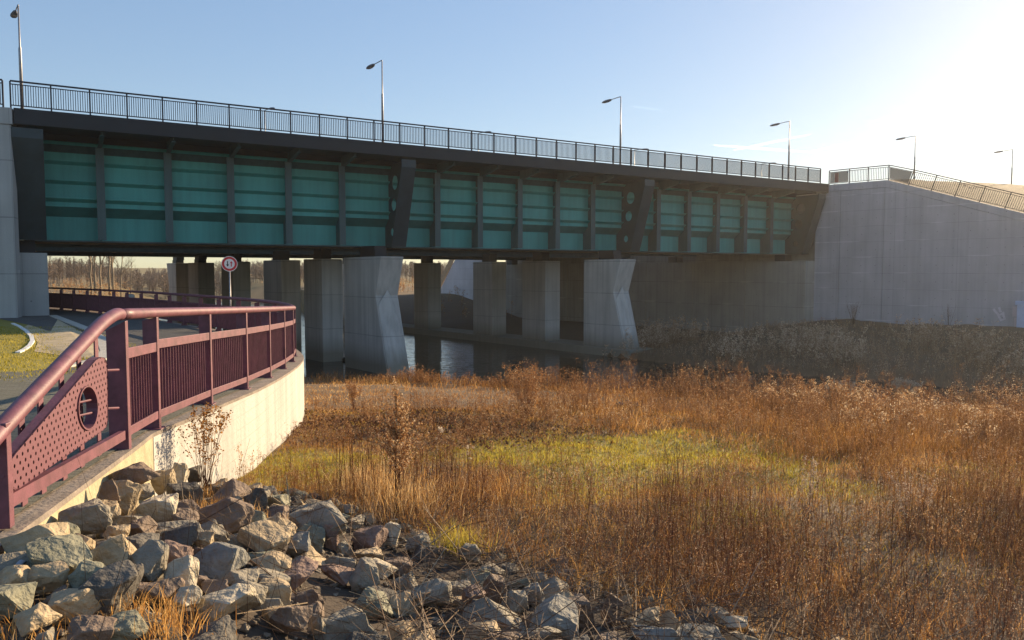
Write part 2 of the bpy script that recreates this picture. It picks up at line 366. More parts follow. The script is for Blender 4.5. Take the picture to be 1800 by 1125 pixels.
# ---------------------------------------------------------------- the ground sheet, water, paths
def axis(parts):
    a = [np.arange(p, q, s_) for p, q, s_ in parts]; return np.concatenate(a)
gx = axis([(-3200, -400, 400), (-400, -120, 20), (-120, -40, 4), (-40, -14, 1.0), (-14, 16, .35), (16, 46, 1.0), (46, 130, 6), (130, 400, 30), (400, 3201, 400)])
gy = axis([(-400, -40, 60), (-40, -8, 4), (-8, 34, .35), (34, 70, .9), (70, 150, 2.5), (150, 500, 18), (500, 3301, 400)])
X, Y = np.meshgrid(gx, gy); Z = HF(X, Y)
nx_, ny_ = len(gx), len(gy)
vv = np.stack([X.ravel(), Y.ravel(), Z.ravel()], 1)
ii = (np.arange(ny_ - 1)[:, None] * nx_ + np.arange(nx_ - 1)[None, :]).ravel()
ff = np.stack([ii, ii + 1, ii + nx_ + 1, ii + nx_], 1)
ground = np_mesh('ground', vv, ff.ravel(), np.full(len(ff), 4), M_ground, {'lawn': lawnmask(X.ravel(), Y.ravel()), 'stony': smooth(bankdist(X.ravel(), Y.ravel()) / .7 + .4)}, smooth=True)
tag(ground, kind='structure')
wm = MB(); wm.add([(-140, 3, WATER), (90, -10, WATER), (90, 60, WATER), (-20, 165, WATER), (-140, 165, WATER)], [(0, 1, 2, 3, 4)])
tag(wm.build('river', M_water), kind='structure')

def ribbon(pts, off0, off1, zf, mat_, name, thick=None, kind='structure'):
    """a strip laid along a plan polyline between two left offsets"""
    pts = [V(p[0], p[1], 0) for p in pts]; vs = []; fs = []
    for i, p in enumerate(pts):
        t = (pts[min(i + 1, len(pts) - 1)] - pts[max(i - 1, 0)]).normalized(); l = V(-t.y, t.x, 0)
        for o_ in (off0, off1):
            q = p + l * o_; vs.append((q.x, q.y, zf(q)))
    for i in range(len(pts) - 1): fs.append((2 * i, 2 * i + 2, 2 * i + 3, 2 * i + 1))
    m_ = MB()
    if thick:
        k = len(vs); vs2 = vs + [(a, b_, c - thick) for a, b_, c in vs]
        f2 = [f[::-1] for f in fs] if False else list(fs)
        f2 += [tuple(i + k for i in f[::-1]) for f in fs]
        for i in range(len(pts) - 1):
            f2.append((2 * i, 2 * i + k, 2 * i + 2 + k, 2 * i + 2)); f2.append((2 * i + 1, 2 * i + 3, 2 * i + 3 + k, 2 * i + 1 + k))
        f2.append((0, 1, 1 + k, k)); e = 2 * len(pts) - 2; f2.append((e, e + k, e + 1 + k, e + 1))
        m_.add(vs2, f2)
    else: m_.add(vs, fs)
    o = m_.build(name, mat_)
    if kind: tag(o, kind=kind)
    return o
RAIL = [V(p[0], p[1], pz(p[1])) for p in POSTS]
near = [(-1.2, -14), (-1.75, -2)] + POSTS[:7]
ribbon(near, .05, 5.6, lambda q: pz(q.y) + .012, M_pave, 'paved_path')
ribbon(POSTS[6:] + [(-40, 54), (-60, 66)], .05, 4.9, lambda q: pz(q.y) + .016, M_asph, 'cycle_path')
def poly_sheet(pxs, z, mat_, name, dz):
    m_ = MB(); ps = [at(x, y, z) for x, y in pxs]
    m_.add([(p.x, p.y, pz(p.y) + dz) for p in ps], [tuple(range(len(ps)))]); return tag(m_.build(name, mat_), kind='structure')
poly_sheet([(97, 555), (155, 577), (178, 594), (186, 615), (172, 633), (140, 628), (95, 618), (60, 613), (66, 598), (58, 586), (40, 573), (60, 562)][::-1], -2.12, M_tan, 'gravel_path', .008)
kp = [at(x, y, -2.12) for x, y in ((93, 553), (155, 577), (178, 593), (188, 615), (175, 634), (150, 644), (108, 655))]
ribbon([(p.x, p.y) for p in kp], -.16, .16, lambda q: pz(q.y) + .06, M_kerb, 'path_kerb', .2)
kp = [at(x, y, -2.12) for x, y in ((22, 566), (34, 571), (46, 579), (55, 588), (57, 596), (52, 604), (42, 611), (31, 615.5))]
ribbon([(p.x, p.y) for p in kp], -.06, .06, lambda q: pz(q.y) + .04, M_white, 'lawn_kerb', .2)

# ---------------------------------------------------------------- front road bridge
bridge = empty('road_bridge', B(0, 0, 0), 'teal steel plate girder road bridge with dark brackets, spanning the river in front', 'bridge')
T0, T1 = -.35, 60.3
m = MB(); m.box(B(T0, .3, 7.2), d * (T1 - T0), nv * 17.7, V(0, 0, .55)); m.build('deck_slab', M_dark, bridge)
m = MB(); m.box(B(T0, -.02, 7.06), d * (T1 - T0), nv * .30, V(0, 0, .76)); m.build('edge_beam', M_dark, bridge, bevel=.02)
def run(poly_sz, t0, t1):   # a section in (s, z) swept along the bridge
    m_ = MB(); m_.prism([B(t0, s_, z_) for s_, z_ in poly_sz], d * (t1 - t0)); return m_
run([(3.3, 3.47), (3.36, 3.47), (3.36, 6.62), (3.3, 6.62)], 0, 59.8).build('web_plate', M_teal, bridge)
run([(3.92, 1.72), (3.98, 1.72), (3.98, 2.97), (3.92, 2.97)], 0, 59.8).build('lower_web_plate', M_teal, bridge)
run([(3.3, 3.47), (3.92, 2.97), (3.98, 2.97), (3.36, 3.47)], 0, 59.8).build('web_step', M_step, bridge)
run([(3.3, 6.62), (2.95, 6.66), (2.8, 6.78), (2.85, 6.82), (3.36, 6.7)], 0, 59.8).build('haunch_plate', M_teal, bridge)
run([(3.0, 6.8), (3.06, 6.8), (3.06, 7.19), (3.0, 7.19)], 0, 59.8).build('upper_web_strip', M_dark, bridge)
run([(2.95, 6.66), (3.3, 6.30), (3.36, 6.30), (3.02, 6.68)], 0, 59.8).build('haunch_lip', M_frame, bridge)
for zr in (5.88, 4.86, 3.93):
    run([(3.3, zr + .03), (3.02, zr + .0), (3.02, zr - .045), (3.3, zr - .22)], 0, 59.8).build('web_rib', M_teal, bridge)
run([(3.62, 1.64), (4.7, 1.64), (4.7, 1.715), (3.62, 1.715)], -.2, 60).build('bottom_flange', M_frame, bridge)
BR = [0.05, 20.0, 39.5, 59.5]
ST = []
for a, b_ in zip(BR[:-1], BR[1:]): ST += [a + (b_ - a) * k / 6 for k in range(1, 6)]
for t in ST:
    m = MB()
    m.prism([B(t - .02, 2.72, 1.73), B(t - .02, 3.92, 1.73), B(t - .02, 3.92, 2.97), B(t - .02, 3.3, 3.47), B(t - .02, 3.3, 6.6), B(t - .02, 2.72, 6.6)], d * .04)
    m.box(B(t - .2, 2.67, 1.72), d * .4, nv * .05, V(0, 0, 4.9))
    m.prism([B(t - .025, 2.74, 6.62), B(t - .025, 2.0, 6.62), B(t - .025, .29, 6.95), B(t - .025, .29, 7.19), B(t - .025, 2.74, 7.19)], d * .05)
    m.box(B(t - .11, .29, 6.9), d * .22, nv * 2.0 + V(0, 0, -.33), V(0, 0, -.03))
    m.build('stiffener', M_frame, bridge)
def circ(t, s, z, r, k=20): return [B(t, s + r * math.cos(2 * math.pi * i / k), z + r * math.sin(2 * math.pi * i / k)) for i in range(k)]
for i, t in enumerate(BR):
    wd = 1.5 if i == 0 else .95
    m = fill_holes([B(t, .12, 6.92), B(t, .12, 6.5), B(t, 1.75, 1.64), B(t, 3.9, 1.64), B(t, 3.9, 2.97), B(t, 3.29, 3.47), B(t, 3.29, 6.6), B(t, 2.9, 6.9)],
                   [circ(t, 2.25, 5.75, .48), circ(t, 2.45, 4.35, .4), circ(t, 2.75, 2.6, .26)], d * .05)
    br_ = m.build('pier_bracket', M_brk, bridge)
    m = MB(); m.prism([B(t + .025 - wd / 2, .06, 6.92), B(t + .025 - wd / 2, .06, 6.45), B(t + .025 - wd / 2, 1.69, 1.62), B(t + .025 - wd / 2, 1.77, 1.62), B(t + .025 - wd / 2, .13, 6.45), B(t + .025 - wd / 2, .13, 6.92)], d * wd)
    m.build('bracket_flange', M_brk, br_)
m = MB(); m.box(B(-.2, 15, ZG), d * 60.2, nv * .08, V(0, 0, 5.3)); m.build('back_girder', M_frame, bridge)
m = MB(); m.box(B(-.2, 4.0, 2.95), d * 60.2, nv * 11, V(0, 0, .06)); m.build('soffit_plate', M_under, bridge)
for t in [k * 3.317 + .05 for k in range(0, 19)]:
    m = MB(); m.box(B(t - .02, 4.0, 2.0), d * .04, nv * 11, V(0, 0, .94)); m.box(B(t - .16, 4.0, 1.96), d * .32, nv * 11, V(0, 0, .04))
    m.build('cross_beam', M_beam, bridge)
for s_ in (6.2, 8.4, 10.6, 12.8):
    m = MB(); m.box(B(-.2, s_, 1.80), d * 60.2, nv * .22, V(0, 0, .03)); m.box(B(-.2, s_ + .09, 1.83), d * 60.2, nv * .03, V(0, 0, .25)); m.build('stringer', M_beam, bridge)
# ---------------------------------------------------------------- second bridge behind
br2 = empty('road_bridge', B(0, 22.6, 0), 'second steel road bridge, seen only from below behind the teal girder bridge', 'bridge')
m = MB(); m.box(B(-.35, 22.6, 7.2), d * 60.6, nv * 22.2, V(0, 0, .6)); m.build('deck_slab', M_dark, br2)
for s_ in (24.2, 42.4):
    m = MB(); m.box(B(-.2, s_, ZG - .02), d * 60.2, nv * .08, V(0, 0, 5.5)); m.box(B(-.2, s_ - .4, ZG - .07), d * 60.2, nv * .9, V(0, 0, .05)); m.build('girder', M_frame, br2)
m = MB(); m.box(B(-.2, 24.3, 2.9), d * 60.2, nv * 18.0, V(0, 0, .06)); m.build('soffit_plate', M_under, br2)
for t in [k * 3.317 + .05 for k in range(0, 19)]:
    m = MB(); m.box(B(t - .02, 24.3, 2.0), d * .04, nv * 18.0, V(0, 0, .88)); m.box(B(t - .16, 24.3, 1.96), d * .32, nv * 18.0, V(0, 0, .04)); m.build('cross_beam', M_beam, br2)

# ---------------------------------------------------------------- railings of upright bars
def railing(name, segs, label, matp, h=1.27, gap=.13, nb=16, group=None, rr=.035, extra=None):
    """segs: list of (base point, up vector) posts; bars between neighbouring posts"""
    root = empty(name, segs[0][0], label, 'railing', group)
    hr = MB(); lr = MB(); ur = MB()
    for i, (p, u) in enumerate(segs):
        nx = segs[min(i + 1, len(segs) - 1)][0] - segs[max(i - 1, 0)][0]; nx.normalize()
        m_ = MB(); m_.bar(p - u * .03, p + u * (h - .02), .085, .07, up=nx); m_.build('post', matp, root)
        if i + 1 < len(segs):
            q, u2 = segs[i + 1]
            hr.bar(p + u * h, q + u2 * h, .09, .07); lr.bar(p + u * gap, q + u2 * gap, .04, .05); ur.bar(p + u * (h - .15), q + u2 * (h - .15), .04, .045)
            m_ = MB()
            if extra and i in extra:
                a_ = p + u * (gap + .04); a2 = p + u * (h - .18); c_ = q + u2 * (gap + .04); c2 = q + u2 * (h - .18)
                ins = (q - p) * .05
                side = nx.cross(V(0, 0, 1)) * .02
                m_.prism([a_ + ins, c_ - ins, c2 - ins, a2 + ins], side); m_.build('mesh_panel', M_meshp, root)
            else:
                for k in range(1, nb):
                    f = k / nb; b0 = p.lerp(q, f); uu = u.lerp(u2, f)
                    m_.bar(b0 + uu * gap, b0 + uu * (h - .15), .032, .032, up=nx)
                m_.build('bar_panel', matp, root)
    hr.build('handrail', matp, root); lr.build('bottom_rail', matp, root); ur.build('upper_rail', matp, root)
    return root
UP = V(0, 0, 1)
railing('bridge_railing', [(B(-.45 + 1.66 * k, .12, ZD), UP) for k in range(37)], 'long navy steel railing of upright bars along the front edge of the bridge deck', M_navy)
WL = V(-.93, -.37, 0).normalized()      # left wing wall runs out of the picture
railing('bridge_railing', [(B(-.75, .12, ZD) + WL * (1.66 * k), UP) for k in range(5)], 'short navy railing of upright bars on top of the left abutment wall', M_navy)
railing('bridge_railing', [(B(-.4 + 3.32 * k, 17.8, ZD), UP) for k in range(19)], 'navy railing along the far edge of the bridge deck, seen through the front one', M_navy, nb=14)

# ---------------------------------------------------------------- abutments and wing walls
Cn = B(60.45, .0, 0); Wd = V(.686, -.728, 0); Wn = V(Wd.y, -Wd.x, 0)          # Wn points towards the camera
Wn = V(-.728, -.686, 0)
def wing_top(u):
    if u < 4.9: return 7.75 - .0 * u
    return 7.75 - (u - 4.9) * .335
ra = empty('abutment_wall', Cn, 'tall grey concrete abutment carrying the far right end of the bridge', 'wall')
m = MB(); m.prism([B(60.35, .4, -8), B(60.35, .4, 1.0), B(60.35, 45.5, 1.0), B(60.35, 45.5, -8)], d * 3); 
m = MB(); A0 = B(59.0, 1.2, 0)
m.box(A0 + V(0, 0, -8), mv * 46, d * 3.4, V(0, 0, 9.02)); m.build('front_wall', M_abut, ra)
m = MB(); m.box(A0 + d * 2.2 + V(0, 0, 1.02), mv * 46, d * 1.2, V(0, 0, 6.15)); m.build('back_wall', M_abut, ra)
for k in range(1, 7):
    m = MB(); m.box(A0 - d * .012 + mv * (k * 6.2) + V(0, 0, -7.9), mv * .05, d * .03, V(0, 0, 8.9)); m.build('joint_strip', M_beam, ra)
for s_ in (2.4, 15.0, 24.2, 42.4):
    m = MB(); m.box(A0 + mv * s_ + d * .5 + V(0, 0, 1.02), mv * 1.1, d * .9, V(0, 0, .6)); m.build('bearing', M_dark, ra)
ww = empty('wing_wall', Cn, 'sloping grey concrete wing wall running right from the bridge end', 'wall')
def W(u, z, off=0): return Cn + Wd * u - Wn * off + V(0, 0, z)
def wpanel(u0, u1, name, zb=-8):
    us = [u0] + ([4.9] if u0 < 4.9 < u1 else []) + [u1]
    m_ = MB(); m_.prism([W(u0, zb), W(u1, zb)] + [W(u, wing_top(u) - .62) for u in us[::-1]], -Wn * .7); return m_.build(name, M_wing, ww)
wpanel(-1.2, 1.0, 'wall_panel'); wpanel(1.03, 4.72, 'wall_panel'); wpanel(4.75, 30, 'wall_panel')
us = [-1.2, 4.9, 30]
m = MB(); m.prism([W(u, wing_top(u) - .6, -.04) for u in us] + [W(u, wing_top(u), -.04) for u in us[::-1]], -Wn * .8); m.build('coping', M_wing, ww)
m = MB()   # faint pale spray marks near the right edge of the wall
def wp(px, py, off=-.012):
    r_ = ray(px, py); k_ = (Cn - Wn * off).dot(Wn) / r_.dot(Wn); return r_ * k_
for (a, b_, wdt) in (((1746, 543), (1757, 556), .16), ((1756, 540), (1759, 549), .16), ((1754, 556), (1765, 549), .14), ((1754, 553), (1760, 564), .15), ((1763, 551), (1766, 562), .16), ((1759, 563), (1767, 560), .14)):
    m.bar(wp(*a), wp(*b_), .012, wdt, up=Wd)
M_spray = mat('faded_spray', (.56, .54, .58), .8, var=.15, scale=6); m.build('graffiti_mark', M_spray, ww)
sg = []
for u in (-.2, 1.6, 3.2, 4.9): sg.append((W(u, wing_top(u), .3), UP))
sl_up = (V(0, 0, 1) + Wd * .335).normalized()
for k in range(15): u = 6.5 + 1.75 * k; sg.append((W(u, wing_top(u), .3), sl_up))
railing('ramp_railing', sg, 'dark steel railing stepping down along the top of the right wing wall', M_navy, nb=12, extra=(0, 3))
m = MB(); q = W(.35, wing_top(0) + .2, .25); m.box(q, Wd * .3, Wn * .05, V(0, 0, .8))
gp = m.build('warning_board', mat('faded_red_board', (.2, .05, .05), .6), None); tag(gp, 'small dark red board fixed to the railing where the bridge deck ends', 'board')
# embankment behind the wing wall
def ridge(t): return 7.55 + np.interp(t, [61, 66, 70, 74, 92, 110, 150], [0, .15, .75, 1.36, 2.2, 2.4, 2.4])
em = MB(); us_ = np.linspace(.4, 30, 40); vsn = 14; vs = []
for i, u in enumerate(us_):
    t = 61.2 + (u - .4) * 2.9; a = W(u, wing_top(u) - .12, .55); b_ = B(t, .4, float(ridge(t)))
    for j in range(vsn + 1):
        f = j / vsn; p = a.lerp(b_, f); p.z += math.sin(math.pi * f) * .25 + (noise.noise(p * .6)) * .12; vs.append(p)
    for s_, z_ in ((6, float(ridge(t)) - .1), (30, float(ridge(t)) - .6), (60, 4)): vs.append(B(t, s_, z_))
k = vsn + 4; em.add(vs, [(i * k + j, i * k + j + 1, (i + 1) * k + j + 1, (i + 1) * k + j) for i in range(len(us_) - 1) for j in range(k - 1)])
M_emb = mat('dry_turf', (.022, .014, .008), .95, scale=1.6, col2=(.06, .036, .016), bump=.8, bscale=8, coord='Pos')
tag(em.build('embankment', M_emb, smooth=True), kind='structure')
# left abutment
la = empty('abutment_wall', B(-.5, 1.5, -2.2), 'pale grey concrete abutment block under the left end of the bridge', 'wall')
m = MB(); m.box(B(-2.6, 1.55, -4), d * 3.42, mv * 44, V(0, 0, 4.98)); m.build('front_wall', M_leftc, la, bevel=.02)
m = MB(); m.box(B(-2.6, 1.6, .98), d * 1.2, mv * 44, V(0, 0, 6.2)); m.build('back_wall', M_leftc, la)
m = MB(); m.box(B(-.6, 2.4, .98), d * .9, nv * 1.2, V(0, 0, .66)); m.build('bearing', M_dark, la)
lw = empty('wing_wall', B(-.5, 0, -2.2), 'tall pale concrete wing wall cut off by the left picture edge', 'wall')
m = MB(); m.prism([B(-.5, 0, -4), B(-.5, 0, 7.0), B(-.5, 0, 7.0) + WL * .82, B(-.5, 0, -4) + WL * .82], -WL.cross(UP) * .9 if (-WL.cross(UP)).dot(nv) > 0 else WL.cross(UP) * .9); m.build('wall_panel', M_leftc, lw)
bk = -WL.cross(UP) if (-WL.cross(UP)).dot(nv) > 0 else WL.cross(UP)
m = MB(); m.box(B(-.5, .05, -4) + WL * .86, WL * 14, bk * .9, V(0, 0, 11.0)); m.build('wall_panel', M_leftc, lw)
m = MB(); m.box(B(-.42, -.06, 7.02), WL * 15, bk * 1.0, V(0, 0, .78)); m.build('coping', M_leftc, lw, bevel=.02)
m = MB()   # fill behind the left abutment
m.box(B(-40, 2.6, -4), d * 37.3, nv * 41, V(0, 0, 11.4)); tag(m.build('embankment', M_emb), kind='structure')
m = MB(); p = B(.02, .55, 6.15); m.tube([p, p + V(0, 0, .01), p + V(.0, 0, .16), p + V(0, 0, .17)], [.03, .1, .1, .03], 10); m.tube([p + V(0, 0, .1), p + d * -.4 + V(0, 0, .12)], .025, 6)
tag(m.build('flood_light', M_white), 'small white lamp fixed under the deck beside the left wing wall', 'lamp')

# ---------------------------------------------------------------- piers
def k_profile(flip=1, L=5.0): return [(0, .98), (.74, -1.45), (-.95, -7.4), (L + .95, -7.4) if flip == 2 else (L, -7.4), (L, .98)]
def pier(base, L, kind, label, wd=1.5):
    root = empty('bridge_pier', V(base.x, base.y, WATER), label, 'pier', 'concrete piers under the bridges')
    f = lambda a, s_, z_: V(base.x, base.y, 0) + d * a + mv * s_ + V(0, 0, z_)
    if kind == 'k': prof = [(0, .98), (.74, -1.45), (-.95, -7.4), (L, -7.4), (L, .98)]
    elif kind == 'm': prof = [(0, .98), (0, -7.4), (L + .95, -7.4), (L - .74, -1.45), (L, .98)]
    else: prof = [(0, .95), (0, -7.4), (L, -7.4), (L, .95)]
    m_ = MB(); m_.prism([f(-wd / 2, s_, z_) for s_, z_ in prof], d * wd); m_.build('shaft', M_pier, root, bevel=.045)
    if kind == 'k':   # pointed slab standing proud of the raked foot
        def g(a, k): s_ = .74 + (-.95 - .74) * k; return f(a, s_, -1.45 - 5.95 * k)
        o_ = (mv * -.5 - V(0, 0, -.14)).normalized() * .05
        m_ = MB(); m_.prism([g(-wd * .46, .10), g(-wd * .02, -.0) + V(0, 0, .35) + mv * -.1, g(wd * .34, .16), g(wd * .46, 1.0), g(-wd * .46, 1.0)], -mv * .06); m_.build('raked_slab', M_pier, root)
    m_ = MB(); m_.box(f(-wd * .32, L * .25, .95), d * wd * .5, mv * L * .4, V(0, 0, .34)); pl = m_.build('plinth', M_dark, root)
    m_ = MB(); m_.box(f(-wd * .25, L * .3, 1.29), d * wd * .5, mv * L * .4, V(0, 0, .38)); m_.build('bearing', M_dark, root)
    return root
r1 = B(19.08, .5); r2 = B(37.92, .5)
pier(r1, 5.0, 'k', 'big notched concrete pier standing in the river, nearest of all the piers')
pier(r1 + mv * 8.3, 3.0, 'p', 'square concrete pier just left of the nearest notched pier')
pier(r1 + mv * 15.4, 3.6, 'p', 'dark square pier rising behind the right end of the maroon railing')
pier(r1 + mv * 26.0, 3.0, 'p', 'shaded pier right behind the round traffic sign')
pier(r1 + mv * 35.6, 3.2, 'p', 'dark far pier left of the round traffic sign')
pier(r1 + mv * 43.0, 3.4, 'm', 'farthest pier on the left, its far end lit tan by the sun')
pier(r2, 3.9, 'k', 'notched concrete pier on the right river bank, in front of the abutment')
pier(r2 + mv * 8.4, 3.0, 'p', 'square pier directly left of the right bank notched pier')
pier(r2 + mv * 15.6, 2.9, 'p', 'square pier between the far blue grey wall and the right bank piers')
pier(r2 + mv * 26.2, 2.6, 'p', 'dark pier left of the far blue grey wall, framed by bright water')
pier(r2 + mv * 35.6, 3.0, 'p', 'pier hidden almost wholly behind the nearest notched pier')
pier(r2 + mv * 42.6, 4.2, 'm', 'far notched pier peeping out left behind the nearest one')
m = MB(); e0 = r2 - d * 1.1 - mv * 1.3; m.box(V(e0.x, e0.y, -8), d * 2.9, mv * 46, V(0, 0, 2.3)); lg = m.build('pier_footing', M_pier, None, bevel=.05)
tag(lg, 'low concrete footing strip at the water under the right row of piers', 'footing')
# far right wing wall beyond the bridges
fw = empty('wing_wall', A0 + mv * 46, 'blue grey wing wall seen far away between the piers with sloping top', 'wall')
a = A0 + mv * 46.0; fd = (V(-16.5, 121, 0) - a); fd.z = 0; fl = fd.length; fd.normalize(); fnn = fd.cross(UP)
def fp(px, py): r_ = ray(px, py); return r_ * (a.dot(fnn) / r_.dot(fnn))
s1, s2 = fp(797, 462), fp(773, 510); st = (s1 - s2); s0 = s2 + st * ((7.6 - s2.z) / st.z); s3 = s2 - st * ((s2.z + 6.5) / st.z)
m = MB(); m.prism([a + V(0, 0, -7), a + V(0, 0, 7.6), s0, s3, V(s3.x, s3.y, -7)], fnn * .6); m.build('wall_panel', concrete('skylit_concrete', (.62, .6, .62), lift=1.5, stain=.15), fw)  # paler than the other walls: open-sky light put into its colour
m = MB(); m.prism([s0 + V(0, 0, .1), s0 + V(0, 0, 1.5), s3 + V(0, 0, 1.5), s3 + V(0, 0, .1)], fnn * -.1); m.build('coping', mat('tan_coping', (.5, .34, .2), .8, var=.2), fw)

# ---------------------------------------------------------------- street lamps
def make_lamp(label, loc, group):
    root = empty('street_lamp', loc, label, 'street lamp', group); p = V(loc)
    m_ = MB(); m_.tube([p, p + V(0, 0, 2.9), p + V(0, 0, 3.02), p + V(0, 0, 4.93)], [.075, .07, .045, .036], 10); m_.build('pole', M_galv, root, smooth=True)
    m_ = MB(); tp = p + V(0, 0, 4.9); m_.tube([tp, tp + V(0, 0, .06), tp + mv * .1 + V(0, 0, .07), tp + mv * 1.0 + V(0, 0, .02)], [.036, .034, .03, .026], 8); m_.build('arm', M_galv, root, smooth=True)
    h0 = tp + mv * .95 + V(0, 0, .02); ax = mv; sd = mv.cross(UP); vs = []; fs = []; secs = [(0, .05, .05), (.12, .11, .075), (.45, .17, .085), (.75, .15, .07), (.92, .06, .035)]
    for (l, w_, hh) in secs:
        for (a_, b2) in ((-1, -.25), (-.7, -1), (.7, -1), (1, -.25), (.7, .8), (0, 1), (-.7, .8)): vs.append(h0 + ax * l + sd * (a_ * w_) + V(0, 0, b2 * hh - .08 * l))
    fs = [(i * 7 + j, i * 7 + (j + 1) % 7, (i + 1) * 7 + (j + 1) % 7, (i + 1) * 7 + j) for i in range(4) for j in range(7)] + [tuple(range(7)), tuple(range(28, 35))[::-1]]
    m_ = MB(); m_.add(vs, fs); hd = m_.build('lamp_head', M_head, root)
    m_ = MB(); m_.box(h0 + ax * .3 - sd * .09 + V(0, 0, -.125), ax * .4, sd * .18, V(0, 0, .012)); m_.build('lamp_lens', M_lens, hd)
    return root
LG = 'street lamps along the bridge and the road beyond'
l0 = make_lamp('street lamp over the left end of the bridge, its head seen end on', B(0, .45, ZD), LG)
for k, lb in enumerate(['street lamp above the nearest notched pier, second one from the left', 'street lamp in the middle of the deck with short contrail beside it', 'street lamp near the right end of the bridge deck', 'street lamp at the start of the grassy embankment ridge', 'street lamp farthest right, on top of the embankment'], 1):
    c = copy_tree(l0); c.location = B(18.5 * k, .45, ZD + (0, 0, 0, .1, .55, .75)[k]); c['label'] = lb
for t, lb in ((15.7, 'lamp of the far deck edge seen through the railing, leftmost one'), (34.6, 'lamp of the far deck edge between the second and third front lamps'), (52.9, 'lamp of the far deck edge seen through the railing near the third front lamp'), (72.0, 'lamp of the far deck edge seen through the railing near the deck end')):
    c = copy_tree(l0); c.location = B(t, 17.6, ZD - .25); c.rotation_euler.z = math.pi; c['label'] = lb; c['group'] = 'street lamps along the far deck edge'

# ---------------------------------------------------------------- retaining wall and maroon railing of the path
rw = empty('retaining_wall', RAIL[3] - V(0, 0, 1.2), 'cream concrete retaining wall curving away under the maroon railing', 'wall')
def offset_line(pts, o_):
    r_ = []
    for i, p in enumerate(pts):
        t = (pts[min(i + 1, len(pts) - 1)] - pts[max(i - 1, 0)]); t.z = 0; t.normalize(); r_.append(p + V(t.y, -t.x, 0) * o_)
    return r_
def spline(pts, k):
    out_ = []
    for i in range(len(pts) - 1):
        a = pts[max(i - 1, 0)]; b_ = pts[i]; c = pts[i + 1]; e = pts[min(i + 2, len(pts) - 1)]
        for j in range(k):
            t = j / k
            out_.append(.5 * ((2 * b_) + (c - a) * t + (2 * a - 5 * b_ + 4 * c - e) * t * t + (3 * b_ - a - 3 * c + e) * t ** 3))
    return out_ + [pts[-1].copy()]
line = spline(RAIL, 5)
def wall_strip(pts, o0, o1, top, bot, mat_, name, parent):
    A_ = offset_line(pts, o0); B_ = [offset_line(pts, float(np.interp(p.y, [4, 7.0, 8.1, 9.5, 12, 30], [.11, .07, .05, .16, .2, .25])) + o1)[i] for i, p in enumerate(pts)]; vs = []; n_ = len(pts)
    for p, q in zip(A_, B_): vs += [p + V(0, 0, top), q + V(0, 0, top), q + V(0, 0, bot), p + V(0, 0, bot)]
    fs = [(4 * i + j, 4 * i + (j + 1) % 4, 4 * i + 4 + (j + 1) % 4, 4 * i + 4 + j) for i in range(n_ - 1) for j in range(4)] + [(3, 2, 1, 0), tuple(4 * n_ - 4 + j for j in range(4))]
    m_ = MB(); m_.add(vs, [f[::-1] for f in fs]); return m_.build(name, mat_, parent)
wl = [V(-2.62, 2.4, pz(2.4))] + line
i_j = 11
wall_strip(wl[:i_j], -.12, -.006, -.05, -1.8, mat('yellowed_concrete', (.40, .35, .22), .85, var=.25, scale=4, bump=.3, coord='Pos'), 'low_wall', rw)
wall_strip(wl[i_j - 1:], -.12, .0, -.045, -2.4, M_wall, 'wall_body', rw)
wall_strip(wl, -.16, .006, .0, -.043, M_cope, 'wall_top', rw)
cr = empty('path_railing', RAIL[1], 'maroon painted steel railing along the path with a perforated end panel', 'railing')
HR = 1.27
for i, p in enumerate(RAIL):
    t = RAIL[min(i + 1, len(RAIL) - 1)] - RAIL[max(i - 1, 0)]; t.z = 0; t.normalize(); s_ = V(t.y, -t.x, 0)
    m = MB(); big = i == 1; hh = HR - .06
    if i == 0: hh = .64
    sx = .17 if big else .15; ty = .07 if not big else .09
    o_ = p - s_ * (sx - .05) - t * ty / 2 + V(0, 0, .015 if not big else -.05)
    m.prism([o_, o_ + s_ * sx, o_ + s_ * sx + V(0, 0, hh - (.0 if not big else -.05)), o_ + V(0, 0, hh - .035), ], t * ty) if i else m.box(o_, s_ * sx, t * ty, V(0, 0, hh))
    if 1 < i:
        m.prism([p - s_ * .2 - t * .02, p + s_ * .05 - t * .02, p + s_ * .05 - t * .02 + V(0, 0, .17), p - s_ * .1 - t * .02 + V(0, 0, .17)], t * .04)
        m.box(p - s_ * .2 - t * .09 + V(0, 0, .001), s_ * .28, t * .18, V(0, 0, .014))
    m.build('post', M_pink, cr, bevel=.006)
hl = [p + V(0, 0, HR) for p in line]
m = MB(); m.tube([p for p in hl[5:]], .054, 12); m.build('handrail', M_pink, cr, smooth=True)
# end piece: sloping handrail, lower rail, slats and perforated panel in the plane of the first two posts
A_, Bp = RAIL[0], RAIL[1]; ed = (Bp - A_); ed.z = 0; ed.normalize(); en = V(ed.y, -ed.x, 0)
def on(px, py, off=0):
    r_ = ray(px, py); a0 = A_ + en * off; return r_ * (a0.dot(en) / r_.dot(en))
pts = [on(-60, 822), on(-20, 778), on(12, 743), on(100, 650), on(170, 577), on(190, 560), on(204, 552.5), hl[5] + V(0, 0, 0) - ed * .02]
m = MB(); m.tube(spline(pts, 4), .057, 14); m.build('sloping_handrail', M_pink, cr, smooth=True)
m = MB(); m.bar(A_ + V(0, 0, .16), Bp + V(0, 0, .14), .05, .085); m.build('lower_rail', M_pink, cr)
for x, yt, yb in ((37, 735, 892), (70, 690, 872), (107, 652, 848), (138, 622, 826), (168, 592, 806)):
    m = MB(); a = on(x, yt, -.09); b_ = on(x, yb, -.09); b_.x = a.x; b_.y = a.y; m.box(b_ - ed * .045 - en * .006, ed * .09, en * .012, V(0, 0, a.z - b_.z)); m.build('slat', M_pink, cr)
